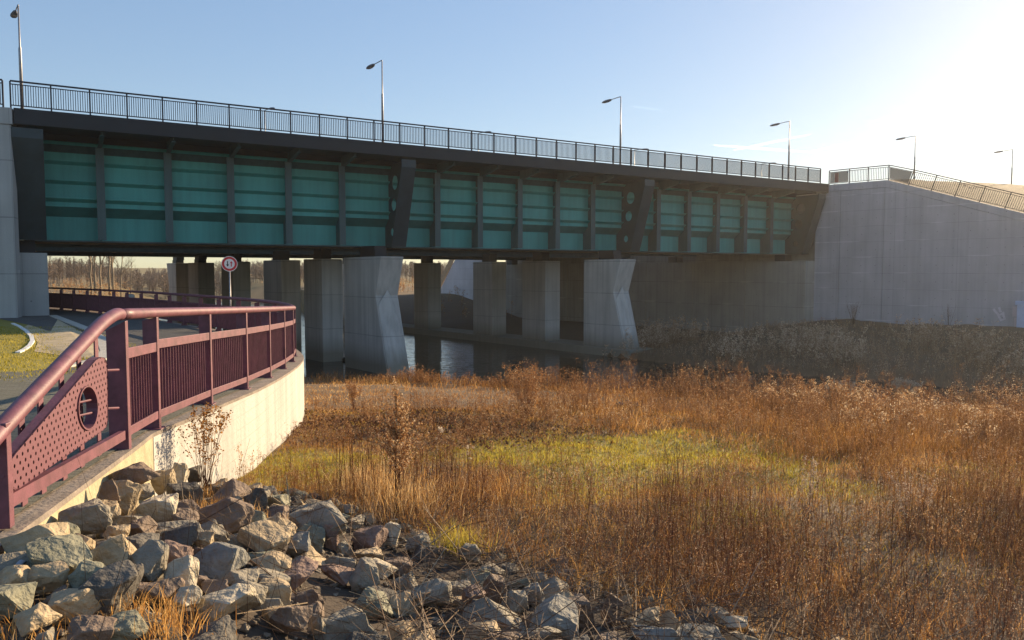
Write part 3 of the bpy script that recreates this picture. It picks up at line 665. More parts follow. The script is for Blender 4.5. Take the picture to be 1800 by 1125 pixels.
pp = [(14, 828), (16, 812), (26, 798), (168, 633), (177, 627.5), (184, 629), (188, 640), (189.5, 690), (189.5, 738), (187, 750), (180, 757), (36, 857), (25, 861), (17, 855)]
def hole_pt(a): return (152.5 + 17.5 * math.cos(a) + .5, 717 - 39.5 * math.sin(a))
ring = [on(*hole_pt(2 * math.pi * k / 28), .03) for k in range(28)]
M_perf = mat('perforated_maroon', (.15, .052, .072), .55)
def _():
    m_ = M_perf; n = m_.node_tree; b_ = n.nodes['Principled BSDF']; g = N(m_, 'ShaderNodeUVMap'); g.uv_map = 'uv'
    sp = N(m_, 'ShaderNodeSeparateXYZ'); n.links.new(g.outputs[0], sp.inputs[0])
    v = math_node(m_, 'DIVIDE', sp.outputs[1], .048); row = math_node(m_, 'FLOOR', v)
    u = math_node(m_, 'ADD', math_node(m_, 'DIVIDE', sp.outputs[0], .085), math_node(m_, 'MULTIPLY', math_node(m_, 'MODULO', row, 2.0), .5))
    fu = math_node(m_, 'MULTIPLY', math_node(m_, 'SUBTRACT', math_node(m_, 'FRACT', u), .5), .085); fv = math_node(m_, 'MULTIPLY', math_node(m_, 'SUBTRACT', math_node(m_, 'FRACT', v), .5), .048)
    r2_ = math_node(m_, 'ADD', math_node(m_, 'MULTIPLY', fu, fu), math_node(m_, 'MULTIPLY', fv, fv))
    al = math_node(m_, 'GREATER_THAN', r2_, .0125 ** 2); n.links.new(al, b_.inputs['Alpha'])
_()
m = fill_holes([on(x, y, .03) for x, y in pp], [ring], -en * .012)
pan = m.build('perforated_panel', M_perf, cr)
uvl = pan.data.uv_layers.new(name='uv'); off = wloc[cr.name]
for lp in pan.data.loops:
    q = pan.data.vertices[lp.vertex_index].co + off; uvl.data[lp.index].uv = ((q - A_).dot(ed) + 10, q.z + 10)
def loop_strip(lp, o0, o1, mm):
    k = len(lp); mm.add([p + en * o0 for p in lp] + [p + en * o1 for p in lp], [(i, (i + 1) % k, (i + 1) % k + k, i + k) for i in range(k)]); return mm
mm = MB(); k = 28; c = sum(ring, V(0, 0, 0)) / k
rin = [c + (p - c) * .93 for p in ring]
loop_strip(ring, -.075, .012, mm); loop_strip(rin, .012, -.075, mm)
mm.add([p + en * .012 for p in ring] + [p + en * .012 for p in rin], [(i, (i + 1) % k, (i + 1) % k + k, i + k) for i in range(k)])
mm.build('porthole_ring', M_pink, pan)
mm = MB(); lp = [on(x, y, .03) for x, y in pp]; cc = sum(lp, V(0, 0, 0)) / len(lp); lin = [cc + (p - cc) * .985 for p in lp]
loop_strip(lp, .004, -.075, mm); loop_strip(lin, -.075, .002, mm); mm.build('panel_rim', M_pink, pan)
m = MB()
for y in (705, 728): m.tube([on(137, y + 3, 0), on(168, y - 4, 0)], .009, 6)
for y in (651, 718): m.tube([on(186, y, .02), on(208, y - 1, -.0)], .011, 6)
m.tube([on(4, 838, .02), on(18, 833, .02)], .011, 6); m.build('rungs', M_pink, pan)
# bays between the posts
for i in range(1, len(RAIL) - 1):
    p, q = RAIL[i], RAIL[i + 1]; t = (q - p).normalized(); s_ = V(t.y, -t.x, 0).normalized()
    a = p + t * .05 + s_ * .03; b_ = q - t * .05 + s_ * .03
    up_ = V(0, 0, .93 if i > 1 else .90); lo = V(0, 0, .16)
    m = MB(); m.bar(a + up_, b_ + up_, .022, .10); m.build('upper_rail', M_pink, cr, bevel=.004)
    m = MB(); m.bar(a + lo, b_ + lo, .022, .085); m.build('lower_rail', M_pink, cr, bevel=.004)
    nb = int((b_ - a).length / .095); m = MB()
    for k in range(1, nb):
        c = a.lerp(b_, k / nb) - s_ * .012; m.box(c + lo - t * .0035 - s_ * .08, t * .007, s_ * .065, up_ - lo)
    m.build('bar_panel', M_pink, cr)

# ---------------------------------------------------------------- sign, bollard and small things
sp = V(-11.45, 31.2, -2.6)
sg_ = empty('traffic_sign', sp, 'round red ringed sign with black and red arrows on a thin post', 'traffic sign')
m = MB(); m.tube([sp, V(sp.x, sp.y, .05)], .033, 10); m.build('pole', M_galv, sg_, smooth=True)
fdir = V(-sp.x, -sp.y, 0).normalized(); fs_ = UP.cross(fdir).normalized(); cz = V(sp.x, sp.y, .345) + fdir * .05
def disc(r0, r1, off_, mat_, name, par, k=40):
    mm = MB(); a_ = [cz + fdir * off_ + (fs_ * math.cos(2 * math.pi * i / k) + UP * math.sin(2 * math.pi * i / k)) * r1 for i in range(k)]
    if r0 == 0: mm.prism(a_, fdir * -.012)
    else:
        b2 = [cz + fdir * off_ + (fs_ * math.cos(2 * math.pi * i / k) + UP * math.sin(2 * math.pi * i / k)) * r0 for i in range(k)]
        mm.add(a_ + b2, [(i, (i + 1) % k, (i + 1) % k + k, i + k) for i in range(k)])
    return mm.build(name, mat_, par)
face = disc(0, .31, 0, M_white, 'sign_plate', sg_); disc(.2, .285, .004, M_red, 'red_ring', face)
def arrow(x, dirn, mat_, name):
    mm = MB(); pl = [(-.018, -.11), (.018, -.11), (.018, .03), (.058, .02), (0, .115), (-.058, .02), (-.018, .03)]
    q = [cz + fdir * .004 + fs_ * (x + a_ * dirn) + UP * (b2 * dirn) for a_, b2 in pl]
    mm.prism(q, fdir * .003); mm.build(name, mat_, face)
arrow(-.07, -1, M_black, 'down_arrow'); arrow(.07, 1, M_red, 'up_arrow')
m = MB(); bp_ = V(-22.2, 44.6, -2.2); m.tube([bp_, bp_ + V(0, 0, .85), bp_ + V(0, 0, .93), bp_ + V(0, 0, .95)], [.26, .26, .22, .05], 18)
tag(m.build('bollard', M_leftc, smooth=False), 'thick round concrete bollard in front of the far dark railing', 'bollard')
cb = wp(1797, 577, -.5)
cbe = empty('utility_cabinet', cb, 'pale blue cabinet against the wing wall at the right picture edge', 'cabinet')
m = MB(); m.box(cb - Wd * .3, Wd * 1.1, Wn * .4, V(0, 0, 1.75)); m.build('body', M_pvc, cbe, bevel=.02)
m = MB(); m.box(cb - Wd * .42 + V(0, 0, 1.752), Wd * 1.3, Wn * .48, V(0, 0, .3)); m.build('hood', M_pvc, cbe, bevel=.02)
sb = wp(1784, 576, -.3)
sbe = empty('notice_board', sb, 'small pinkish grey plate on a pale post left of the cabinet', 'sign')
m = MB(); m.box(sb - Wd * .06, Wd * .14, Wn * .05, V(0, 0, .75)); m.build('post', M_sgrey, sbe)
m = MB(); m.box(sb - Wd * .18 + Wn * .06 + V(0, 0, .85), Wd * .4, Wn * .03, V(0, 0, .75)); m.build('plate', M_sgrey, sbe)
m = MB(); lg0 = at(583, 628, WATER + .05); lg1 = at(640, 640, WATER + .1); m.tube([lg0, lg0.lerp(lg1, .5) + V(0, 0, .04), lg1], [.13, .16, .1], 8)
tag(m.build('driftwood_log', M_log, smooth=True), 'dark log lying in the water left of the nearest notched pier', 'log')
q = at(1102, 711, H1(4.3, 21.5) + .1); gz = H1(q.x, q.y)
m = MB(); random.seed(5)
for (dx, dy, r_, hh) in ((-.22, 0, .2, .16), (.02, .05, .16, .22), (.24, -.03, .22, .13)):
    m.tube([V(q.x + dx, q.y + dy, gz - .05), V(q.x + dx + .02, q.y + dy, gz + hh * .6), V(q.x + dx - .03, q.y + dy + .02, gz + hh)], [r_, r_ * .8, r_ * .2], 7)
tag(m.build('plastic_bag', M_tarp), 'crumpled dark plastic bag lying in the meadow before the tall weeds', 'bag')

# ---------------------------------------------------------------- stones of the bank
RC_COL = {'grey': ((0.141, 0.124, 0.094), (0.344, 0.301, 0.225)), 'tan': ((0.237, 0.178, 0.106), (0.519, 0.399, 0.244)), 'brown': ((0.104, 0.072, 0.053), (0.245, 0.177, 0.125)), 'rust': ((0.132, 0.082, 0.063), (0.284, 0.191, 0.146)), 'dark': ((0.054, 0.048, 0.041), (0.144, 0.129, 0.106)), 'blue grey': ((0.124, 0.121, 0.106), (0.288, 0.273, 0.232)), 'pale': ((0.296, 0.253, 0.179), (0.605, 0.525, 0.386)), 'green grey': ((0.113, 0.115, 0.081), (0.288, 0.273, 0.188))}
RM = {}
for k, (c1, c2) in RC_COL.items(): RM[k] = mat(k.replace(' ', '_') + '_stone', c1, .85, scale=4.5, col2=c2, bump=.9, bscale=16, detail=10)
def rock_mesh(seed, dims, mat_, rough=.05):
    r_ = random.Random(seed); bm = bmesh.new()
    for k in range(r_.randint(11, 20)):
        a = r_.uniform(0, 2 * math.pi); z = r_.uniform(-1, 1); q = (1 - z * z) ** .5; e = r_.uniform(.82, 1.12)
        p = V(q * math.cos(a), q * math.sin(a), z) * e
        p = V(*(math.copysign(abs(c) ** .72, c) for c in p)); bm.verts.new(p)
    g = bmesh.ops.convex_hull(bm, input=bm.verts[:]); bmesh.ops.delete(bm, geom=[e for e in g['geom_interior'] if isinstance(e, bmesh.types.BMVert)], context='VERTS')
    bmesh.ops.dissolve_limit(bm, angle_limit=R(14), verts=bm.verts[:], edges=bm.edges[:])
    bmesh.ops.bevel(bm, geom=bm.edges[:], offset=.05, segments=1, profile=.6, affect='EDGES')
    bmesh.ops.triangulate(bm, faces=bm.faces[:]); bmesh.ops.subdivide_edges(bm, edges=[e for e in bm.edges if e.calc_length() > .24], cuts=2, use_grid_fill=True)
    bmesh.ops.triangulate(bm, faces=bm.faces[:])
    o_ = V(r_.uniform(0, 50), r_.uniform(0, 50), 0)
    for v in bm.verts:
        f = noise.noise(v.co * 1.7 + o_) * .15 + noise.noise(v.co * 4.2 + o_) * .075 + noise.noise(v.co * 10 + o_) * .04
        v.co *= 1 + f; v.co.x *= dims[0] / 2; v.co.y *= dims[1] / 2; v.co.z *= dims[2] / 2
    me = bpy.data.meshes.new('boulder'); bm.to_mesh(me); bm.free(); me.materials.append(mat_)
    for p in me.polygons: p.use_smooth = False
    return me
def bank_hit(px, py, wpx=20):
    """where a line of sight meets the stony bank in front of the retaining wall"""
    rr_ = ray(px, py); ks = np.arange(2.2, 13, .04); hx = HF(rr_.x * ks, rr_.y * ks); dl_, sd_ = pdist(rr_.x * ks, rr_.y * ks, RC)
    hit = (rr_.z * ks <= hx + .06) | (sd_ > 0) | (dl_ < .13 + wpx * ks / FPX * .42); q = rr_ * ks[np.argmax(hit)]
    return q, max(q.z, H1(q.x, q.y) + .03)
def place_rock(px, py, wpx, hpx, colr, label, seed, group='boulders of the stony bank'):
    q, z = bank_hit(px, py + hpx * .25, wpx)
    dep = q.length; w_ = wpx * dep / FPX * 1.0; h_ = hpx * dep / FPX * 1.16
    r_ = random.Random(seed); dims = (w_, w_ * r_.uniform(.7, 1.0), max(h_, w_ * .45))
    o = bpy.data.objects.new('boulder', rock_mesh(seed, dims, RM[colr])); col.objects.link(o)
    o.location = (q.x, q.y, z + dims[2] * .24); o.rotation_euler = (r_.uniform(-.3, .3), r_.uniform(-.25, .25), r_.uniform(-.5, .5) - math.atan2(q.x, q.y))
    tag(o, label, 'boulder', group); rocks.append((q.x, q.y, w_ / 2)); return o
rocks = []
KEY = [
(239, 838, 77, 36, 'brown', 'smooth brown boulder topmost against the cream wall joint'),
(287, 848, 40, 40, 'tan', 'small tan boulder on top of the pile, right of the brown topmost one'),
(315, 838, 32, 38, 'pale', 'pale grey boulder at the foot of the goldenrod, top of the pile'),
(338, 838, 30, 38, 'dark', 'dark boulder at the pile top, right behind the goldenrod stems'),
(188, 874, 40, 40, 'brown', 'brown pointed boulder touching the yellowed low wall'),
(216, 878, 50, 52, 'tan', 'upright tan boulder one row below the topmost brown boulder'),
(250, 866, 42, 22, 'grey', 'flat grey slab under the topmost brown boulder'),
(277, 902, 80, 46, 'pale', 'large pale grey block in the upper middle of the pile'),
(325, 880, 64, 48, 'dark', 'dark purplish boulder right of the large pale grey block'),
(184, 908, 46, 38, 'tan', 'rounded tan boulder left of the large pale grey block'),
(145, 917, 78, 52, 'grey', 'broad grey boulder leaning on the yellowed low wall'),
(230, 920, 46, 27, 'grey', 'small grey boulder under the rounded tan one'),
(258, 932, 56, 32, 'brown', 'brown two faced boulder below the large pale grey block'),
(208, 936, 40, 24, 'tan', 'low tan stone left of the brown two faced boulder'),
(328, 916, 48, 34, 'brown', 'brown stone right below the dark purplish boulder'),
(398, 874, 82, 42, 'brown', 'brown boulder draped with dry grass at the right of the goldenrod'),
(398, 914, 84, 58, 'brown', 'big brown boulder matted with dead grass, below the draped one'),
(64, 962, 104, 60, 'tan', 'large pale tan slab under the near end post of the railing'),
(120, 942, 46, 30, 'green grey', 'green grey stone behind the large tan slab'),
(144, 957, 42, 27, 'tan', 'small tan stone right of the green grey one'),
(104, 990, 100, 56, 'green grey', 'large green grey boulder below the tan slab at the left'),
(190, 966, 40, 24, 'grey', 'small grey stone in the middle left of the pile'),
(262, 990, 60, 58, 'grey', 'tall grey boulder with ribbed face in the pile centre left'),
(300, 975, 64, 34, 'rust', 'rusty brown boulder right of the tall grey ribbed one'),
(322, 944, 62, 32, 'dark', 'dark grey stone above the rusty brown boulder'),
(362, 950, 38, 22, 'tan', 'small tan stone below the grass matted boulder'),
(383, 990, 94, 46, 'blue grey', 'broad blue grey boulder in the middle of the pile'),
(322, 1016, 62, 56, 'pale', 'pale wedge shaped boulder below the rusty brown one'),
(414, 1020, 84, 44, 'grey', 'long grey boulder under the broad blue grey one'),
(378, 1038, 52, 30, 'brown', 'brown stone between the pale wedge and the pale rounded block'),
(328, 1054, 52, 34, 'pale', 'small pale boulder under the pale wedge'),
(396, 1068, 96, 58, 'pale', 'large pale rounded block near the bottom, left of centre'),
(200, 1048, 100, 78, 'dark', 'biggest dark boulder in the lower left of the pile'),  # dark stone colour stands in for its shadow side
(155, 1022, 68, 46, 'green grey', 'mossy green grey boulder left of the biggest dark one'),
(130, 1066, 80, 42, 'tan', 'tan squared block below the mossy boulder'),
(58, 1096, 72, 42, 'tan', 'tan boulder in the bottom left corner with ribbed face'),
(18, 1052, 64, 62, 'green grey', 'green grey boulder cut by the left picture edge'),
(34, 1022, 58, 36, 'tan', 'tan stone above the boulder cut by the left picture edge'),
(84, 1020, 58, 38, 'tan', 'tan stone under the large green grey boulder at the left'),
(160, 1112, 72, 36, 'brown', 'brown boulder on the bottom picture edge at the left'),
(222, 1106, 62, 34, 'green grey', 'green grey stone at the bottom picture edge beside the brown one'),
(451, 886, 44, 44, 'dark', 'dark standing stone at the meadow edge right of the grassy boulders'),
(562, 922, 136, 52, 'grey', 'longest grey brown boulder at the meadow edge'),
(622, 917, 40, 20, 'grey', 'small grey stone behind the longest boulder'),
(462, 952, 86, 48, 'tan', 'layered tan boulder left below the longest boulder'),
(655, 950, 64, 38, 'rust', 'red brown boulder right of the longest boulder'),
(690, 942, 40, 38, 'pale', 'pale round stone at the right of the red brown boulder'),
(581, 947, 34, 42, 'rust', 'narrow reddish stone in front of the longest boulder'),
(527, 960, 46, 38, 'blue grey', 'blue grey stone in front of the longest boulder'),
(522, 1012, 94, 44, 'rust', 'broad rusty red boulder in the pile centre'),
(480, 990, 64, 28, 'tan', 'flat tan stone above the broad rusty red boulder'),
(436, 1050, 60, 50, 'grey', 'grey block left of the small tan boulder, lower centre'),
(480, 1044, 60, 40, 'tan', 'small tan boulder below the broad rusty red one'),
(597, 1008, 64, 26, 'rust', 'flat red stone right of the broad rusty red boulder'),
(640, 1014, 52, 50, 'grey', 'upright grey boulder in the centre of the bank'),
(674, 998, 54, 28, 'pale', 'pale flat stone behind the upright grey boulder'),
(505, 1085, 74, 50, 'brown', 'dark brown block near the bottom picture edge, centre left'),
(560, 1100, 40, 36, 'grey', 'small squared grey stone right of the dark brown block'),
(760, 1048, 76, 44, 'grey', 'grey boulder half covered by dead twigs'),
(833, 1050, 42, 32, 'rust', 'small orange faced stone right of the twig covered boulder'),
(842, 1078, 54, 38, 'dark', 'dark stone under the orange faced one'),
(735, 955, 46, 30, 'grey', 'small grey stone in the dry grass beyond the red brown boulder'),
(650, 977, 56, 26, 'tan', 'small tan stone under the red brown boulder'),
(861, 1085, 104, 48, 'grey', 'long grey boulder at the bottom, left of the largest blue grey one'),
(970, 1094, 98, 66, 'blue grey', 'largest blue grey boulder at the bottom centre'),
(870, 1036, 40, 44, 'brown', 'upright brown stone behind the long grey bottom boulder'),
(907, 1062, 40, 38, 'grey', 'small grey stone left behind the largest blue grey boulder'),
(938, 1047, 46, 34, 'blue grey', 'small blue grey stone behind the largest blue grey boulder'),
(1022, 1080, 54, 52, 'brown', 'brown boulder right of the largest blue grey one'),
(1078, 1074, 36, 48, 'brown', 'narrow brown stone among dry stems, right of the brown boulder'),
(1098, 1068, 30, 36, 'tan', 'narrow tan stone leaning on the narrow brown one'),
(1127, 1090, 60, 48, 'tan', 'tan boulder overgrown by red stems at the right end of the bank'),
(947, 1119, 84, 26, 'grey', 'flat grey boulder on the bottom picture edge below the largest blue grey one'),
(1150, 1119, 84, 28, 'blue grey', 'flat blue grey stone on the bottom picture edge at the right end'),
(826, 972, 44, 30, 'grey', 'grey stone hidden in tall grass at the far end of the bank'),
(845, 1116, 74, 30, 'tan', 'tan boulder on the bottom picture edge, under the long grey one'),
(1262, 1082, 42, 22, 'grey', 'grey stone lying alone among the red stems at the right'),
(1292, 1098, 44, 24, 'pale', 'pale stone lying alone among the red stems, farthest right'),
]
for i, k in enumerate(KEY): place_rock(*k, seed=i * 13 + 3)
# smaller stones filling the gaps
cnt = 0; tries = 0; fr = random.Random(99)
while cnt < 222 and tries < 16000:
    tries += 1; x = fr.uniform(-4.2, 2.6); y = fr.uniform(3.2, 10.2); b_ = float(bankdist(np.array(x), np.array(y)))
    dl, s_ = pdist(np.array([x]), np.array([y]), RC)
    if s_[0] > 0 or dl[0] < .24 or b_ < -.1 - .25 * fr.random() or y < 3.4: continue
    r_ = fr.uniform(.09, .23) * (1.0 if b_ > .5 else .65)
    if any((x - a) ** 2 + (y - c) ** 2 < (q_ * .5 + r_ * .52) ** 2 for a, c, q_ in rocks): continue
    cl = fr.choice(['grey', 'tan', 'brown', 'grey', 'dark', 'grey', 'green grey', 'tan'])
    dims = (2 * r_, 2 * r_ * fr.uniform(.7, 1), 2 * r_ * fr.uniform(.55, .9))
    o = bpy.data.objects.new('bank_stone', rock_mesh(5000 + cnt, dims, RM[cl])); col.objects.link(o)
    o.location = (x, y, H1(x, y) + r_ * .12); o.rotation_euler = (fr.uniform(-.4, .4), fr.uniform(-.4, .4), fr.uniform(0, 6.3))
    tag(o, 'small broken stone wedged into the gaps between the larger bank boulders', 'stone', 'small stones between the bank boulders'); rocks.append((x, y, r_)); cnt += 1
# broken chips covering the soil between the stones
_src = rock_mesh(77, (1, 1, .7), RM['grey']); _cv = np.array([v.co[:] for v in _src.vertices]); bm = bmesh.new()
for k in range(11):
    a_ = fr.uniform(0, 6.28); z_ = fr.uniform(-1, 1); bm.verts.new((math.cos(a_) * (1 - z_ * z_) ** .5 * .5, math.sin(a_) * (1 - z_ * z_) ** .5 * .5, z_ * .36))
g_ = bmesh.ops.convex_hull(bm, input=bm.verts[:]); bmesh.ops.triangulate(bm, faces=bm.faces[:]); bm.verts.index_update()
_cv = np.array([v.co[:] for v in bm.verts]); _cf = np.array([[v.index for v in f.verts] for f in bm.faces]); bm.free()
cx_ = nr.uniform(-4.0, 3.2, 5200); cy_ = nr.uniform(3.0, 10, 5200); cb_ = bankdist(cx_, cy_); cdl, csd = pdist(cx_, cy_, RC)
k_ = (cb_ > -.15) & (csd < 0) & (cdl > .3); cx_, cy_ = cx_[k_], cy_[k_]; cz_ = HF(cx_, cy_); vs_ = []; fs_a = []; tn_ = []
for i in range(len(cx_)):
    a_ = nr.uniform(0, 6.28); c_, s2_ = math.cos(a_), math.sin(a_); sc3 = nr.uniform(.02, .085) * np.array([1, nr.uniform(.6, 1), nr.uniform(.6, 1.1)]); p_ = _cv * sc3
    vs_.append(np.stack([p_[:, 0] * c_ - p_[:, 1] * s2_ + cx_[i], p_[:, 0] * s2_ + p_[:, 1] * c_ + cy_[i], p_[:, 2] + cz_[i] + sc3[2] * .2], 1)); fs_a.append(_cf + i * len(_cv)); tn_.append(np.full(len(_cv), nr.random()))
M_chip = mat('stone_chips', (.15, .12, .085), .9, bump=.5, bscale=40, coord='Pos')
_a = N(M_chip, 'ShaderNodeAttribute'); _a.attribute_name = 'tint'; M_chip.node_tree.links.new(mixc(M_chip, _a.outputs['Fac'], (.05, .042, .034), (.27, .225, .165)), M_chip.node_tree.nodes['Principled BSDF'].inputs['Base Color'])
fs_a = np.concatenate(fs_a); tag(np_mesh('rubble', np.concatenate(vs_), fs_a.ravel(), np.full(len(fs_a), 3), M_chip, {'tint': np.concatenate(tn_)}), 'small stone chips and grit between the boulders of the bank', 'rubble', kind='stuff')
m = MB(); q, gz = bank_hit(10, 1008, 30); gz += .04
bm = bmesh.new(); bmesh.ops.create_grid(bm, x_segments=8, y_segments=6, size=.075)
for v in bm.verts: v.co.z = noise.noise(v.co * 9) * .07; v.co.x *= 1.5
m.add([V(q.x + v.co.x, q.y + v.co.y, gz + v.co.z) for v in bm.verts], [[v.index for v in f.verts] for f in bm.faces]); bm.free()
lt = m.build('plastic_scrap', M_litter, smooth=True); sdm = lt.modifiers.new('s', 'SOLIDIFY'); sdm.thickness = .004
tag(lt, 'crumpled pale plastic scrap between the stones at the left edge', 'litter')

# ---------------------------------------------------------------- grasses, weeds, shrubs
V_green = veg('green_blades', [(0, (.13, .115, .014)), (.45, (.37, .31, .032)), (1, (.62, .5, .11))], trans=.5)
V_dry = veg('dry_blades', [(0, (.15, .07, .024)), (.35, (.40, .19, .05)), (.7, (.60, .35, .115)), (1, (.78, .58, .31))], trans=.55)
V_red = veg('red_stalks', [(0, (.08, .03, .018)), (.5, (.28, .12, .058)), (.8, (.46, .26, .13)), (1, (.66, .5, .33))], trans=.3)
V_fringe = veg('fringe_weeds', [(0, (.14, .065, .03)), (.5, (.38, .19, .078)), (.8, (.54, .34, .165)), (1, (.70, .56, .37))], trans=.4)
V_scrub = veg('shaded_scrub', [(0, (.13, .08, .045)), (.5, (.36, .22, .125)), (1, (.66, .52, .38))], trans=.25)
V_litter = veg('leaf_litter', [(0, (.05, .025, .015)), (.6, (.13, .065, .035)), (1, (.28, .16, .1))], trans=.15)
V_twig = veg('dead_twigs', [(0, (.06, .035, .022)), (.6, (.16, .10, .06)), (1, (.38, .29, .19))], trans=.0)
V_pale = veg('seed_heads', [(0, (.30, .2, .12)), (.6, (.46, .34, .22)), (1, (.66, .57, .45))], trans=.4)
V_wood = veg('bare_wood', [(0, (.11, .08, .055)), (.5, (.24, .17, .115)), (1, (.42, .31, .21))], trans=.15)
class Veg:
    def __init__(s): s.v = []; s.f = []; s.n = []; s.t = []; s.b = 0
    def blades(s, P, h, w_, lean, la=None, tint=.5, curve=1.0):
        P = np.asarray(P, float); n = len(P)
        if n == 0: return
        h = np.broadcast_to(h, n); w_ = np.broadcast_to(w_, n); lean = np.broadcast_to(lean, n); tint = np.broadcast_to(tint, n)
        a = nr.uniform(0, 2 * np.pi, n) if la is None else np.broadcast_to(la, n)
        L = np.stack([np.cos(a), np.sin(a), np.zeros(n)], 1); fa = nr.uniform(0, 2 * np.pi, n)
        S = np.stack([np.cos(fa), np.sin(fa), np.zeros(n)], 1) * (w_ / 2)[:, None]; Z = np.array([0, 0, 1.])
        M = P + L * (lean * h * .35)[:, None] + Z * (h * .55)[:, None]
        T = P + L * (lean * h * (.35 + .65 * curve))[:, None] + Z * (h * np.sqrt(np.clip(1 - (lean * .8) ** 2, .1, 1)))[:, None]
        vs = np.stack([P - S, P + S, M + S * .8, M - S * .8, T], 1).reshape(-1, 3)
        i = s.b + np.arange(n)[:, None] * 5
        q = np.concatenate([i + 0, i + 1, i + 2, i + 3], 1); t = np.concatenate([i + 3, i + 2, i + 4], 1)
        s.f += [np.concatenate([q, t], 1).ravel()]; s.n += [np.tile([4, 3], n)]; s.v.append(vs); s.t.append(np.repeat(tint, 5)); s.b += 5 * n
    def leaves(s, P, size, tint=.5, asp=.5, updir=None):
        P = np.asarray(P, float); n = len(P)
        if n == 0: return
        size = np.broadcast_to(size, n); tint = np.broadcast_to(tint, n)
        u = nr.normal(size=(n, 3)); u /= np.linalg.norm(u, axis=1)[:, None]
        if updir is not None: u = u * .6 + np.asarray(updir); u /= np.linalg.norm(u, axis=1)[:, None]
        k = nr.normal(size=(n, 3)); v = np.cross(u, k); v /= np.linalg.norm(v, axis=1)[:, None] + 1e-9
        u = u * (size / 2)[:, None]; v = v * (size * asp / 2)[:, None]
        vs = np.stack([P - u, P + v, P + u, P - v], 1).reshape(-1, 3)
        i = s.b + np.arange(n)[:, None] * 4
        s.f.append((i + np.arange(4)[None, :]).ravel()); s.n.append(np.full(n, 4)); s.v.append(vs); s.t.append(np.repeat(tint, 4)); s.b += 4 * n
    def rods(s, A, Bq, r, tint=.5):
        """three sided sticks from A to B, thinning to the end"""
        A = np.asarray(A, float); Bq = np.asarray(Bq, float); n = len(A)
        if n == 0: return
        r = np.broadcast_to(r, n); tint = np.broadcast_to(tint, n)
        t = Bq - A; t /= np.linalg.norm(t, axis=1)[:, None] + 1e-9
        k = np.where(np.abs(t[:, 2:3]) > .9, np.array([[1., 0, 0]]), np.array([[0, 0, 1.]]))
        u = np.cross(t, k); u /= np.linalg.norm(u, axis=1)[:, None]; w_ = np.cross(t, u)
        rg = []
        for c, f in ((A, 1.0), (Bq, .55)):
            for j in range(3):
                an = 2 * np.pi * j / 3; rg.append(c + (u * np.cos(an) + w_ * np.sin(an)) * (r * f)[:, None])
        vs = np.stack(rg, 1).reshape(-1, 3); i = s.b + np.arange(n)[:, None] * 6
        q = [np.concatenate([i + j, i + (j + 1) % 3, i + (j + 1) % 3 + 3, i + j + 3], 1) for j in range(3)]
        s.f.append(np.concatenate(q, 1).ravel()); s.n.append(np.full(3 * n, 4)); s.v.append(vs); s.t.append(np.repeat(tint, 6)); s.b += 6 * n
    def build(s, name, mat_, parent=None, off=(0, 0, 0)):
        return np_mesh(name, np.concatenate(s.v) - np.array(off), np.concatenate(s.f), np.concatenate(s.n), mat_, {'tint': np.clip(np.concatenate(s.t), 0, 1)}, parent)
def scatter(n, x0, x1, y0, y1): return nr.uniform(x0, x1, n), nr.uniform(y0, y1, n)
def sdist(x, y):
    dn, sn = pdist(x, y, NL); dl, sl_ = pdist(x, y, RC)
    return np.where(sn > 0, -dn, dn), np.where(sl_ > 0, dl, -dl), bankdist(x, y)
def pts3(x, y, dz=-.02): return np.stack([x, y, HF(x, y) + dz], 1)
def inview(x, y, m_=1.0): return (np.abs(x) < .70 * y + 1.2 * m_) & (y > .5)
def green(x, y): return lawnmask(x, y)
# --- dry grass over the meadow
def tallzone(x, y):
    rn, l_, b_ = sdist(x, y)
    right = smooth((x - 3.6 - .12 * (y - 12)) / 2.0) * smooth((y - 10.8) / 2.5)
    fr_ = smooth((6.5 - rn) / 3.0) * smooth((y - 13) / 3)
    mid = smooth(1 - np.hypot((x - 1.6) / 3.2, (y - 20.2) / 2.6)) * .9
    return np.clip(np.maximum(np.maximum(right, fr_), mid), 0, 1)
g = Veg()
def dry(n, x0, x1, y0, y1, wmul, hm=1.0):
    x, y = scatter(n, x0, x1, y0, y1); rn, l_, b_ = sdist(x, y); L = green(x, y); tz = tallzone(x, y)
    nz = fnoise(x, y, .9, 41); clump = fnoise(x, y, 2.6, 47)
    lit = np.exp(-((x + 3.6 + .12 * (y - 17)) / 2.6) ** 2 - ((y - 16.5) / 2.2) ** 2)
    k = inview(x, y) & (l_ < -.3) & (rn > .15) & (b_ < .05 + .5 * (clump - .5) + .75 * smooth((x + .3) / 1.2) * clump) & (nr.random(n) < (1 - .93 * L) * (.12 + 1.0 * clump) * (1 - .8 * lit) * np.clip(2.6 * fnoise(x, y, .42, 48) - .45, .12, 1))
    x, y, tz, nz, clump, L = x[k], y[k], tz[k], nz[k], clump[k], L[k]; n = len(x)
    h = (.10 + .26 * nr.random(n) ** 1.6 + .16 * (clump - .5)) * (1 - .45 * L) * hm * (1 - .5 * smooth((2.6 - x) / 2) * smooth((y - 8.6) / 1.5) * (1 - tz)) + tz * nr.uniform(.0, .32, n)
    tint = np.clip(-.02 + .85 * nz + nr.normal(0, .2, n) - .1 * tz + .12 * smooth((-2.2 - x) / 2), 0, 1)
    g.blades(pts3(x, y), h, nr.uniform(.0035, .0065, n) * wmul, nr.uniform(.25, 1.2, n), tint=tint, curve=1.25)
dry(40000, -3.6, 7.5, 4.4, 9.5, .9); dry(60000, -5, 10, 9.5, 14.5, 1.1); dry(60000, -6, 15, 14.5, 21, 1.7); dry(45000, -9, 20, 21, 33, 2.6)
tag(g.build('dry_grass', V_dry), 'tawny dry winter grass covering the meadow', 'grass', kind='stuff')
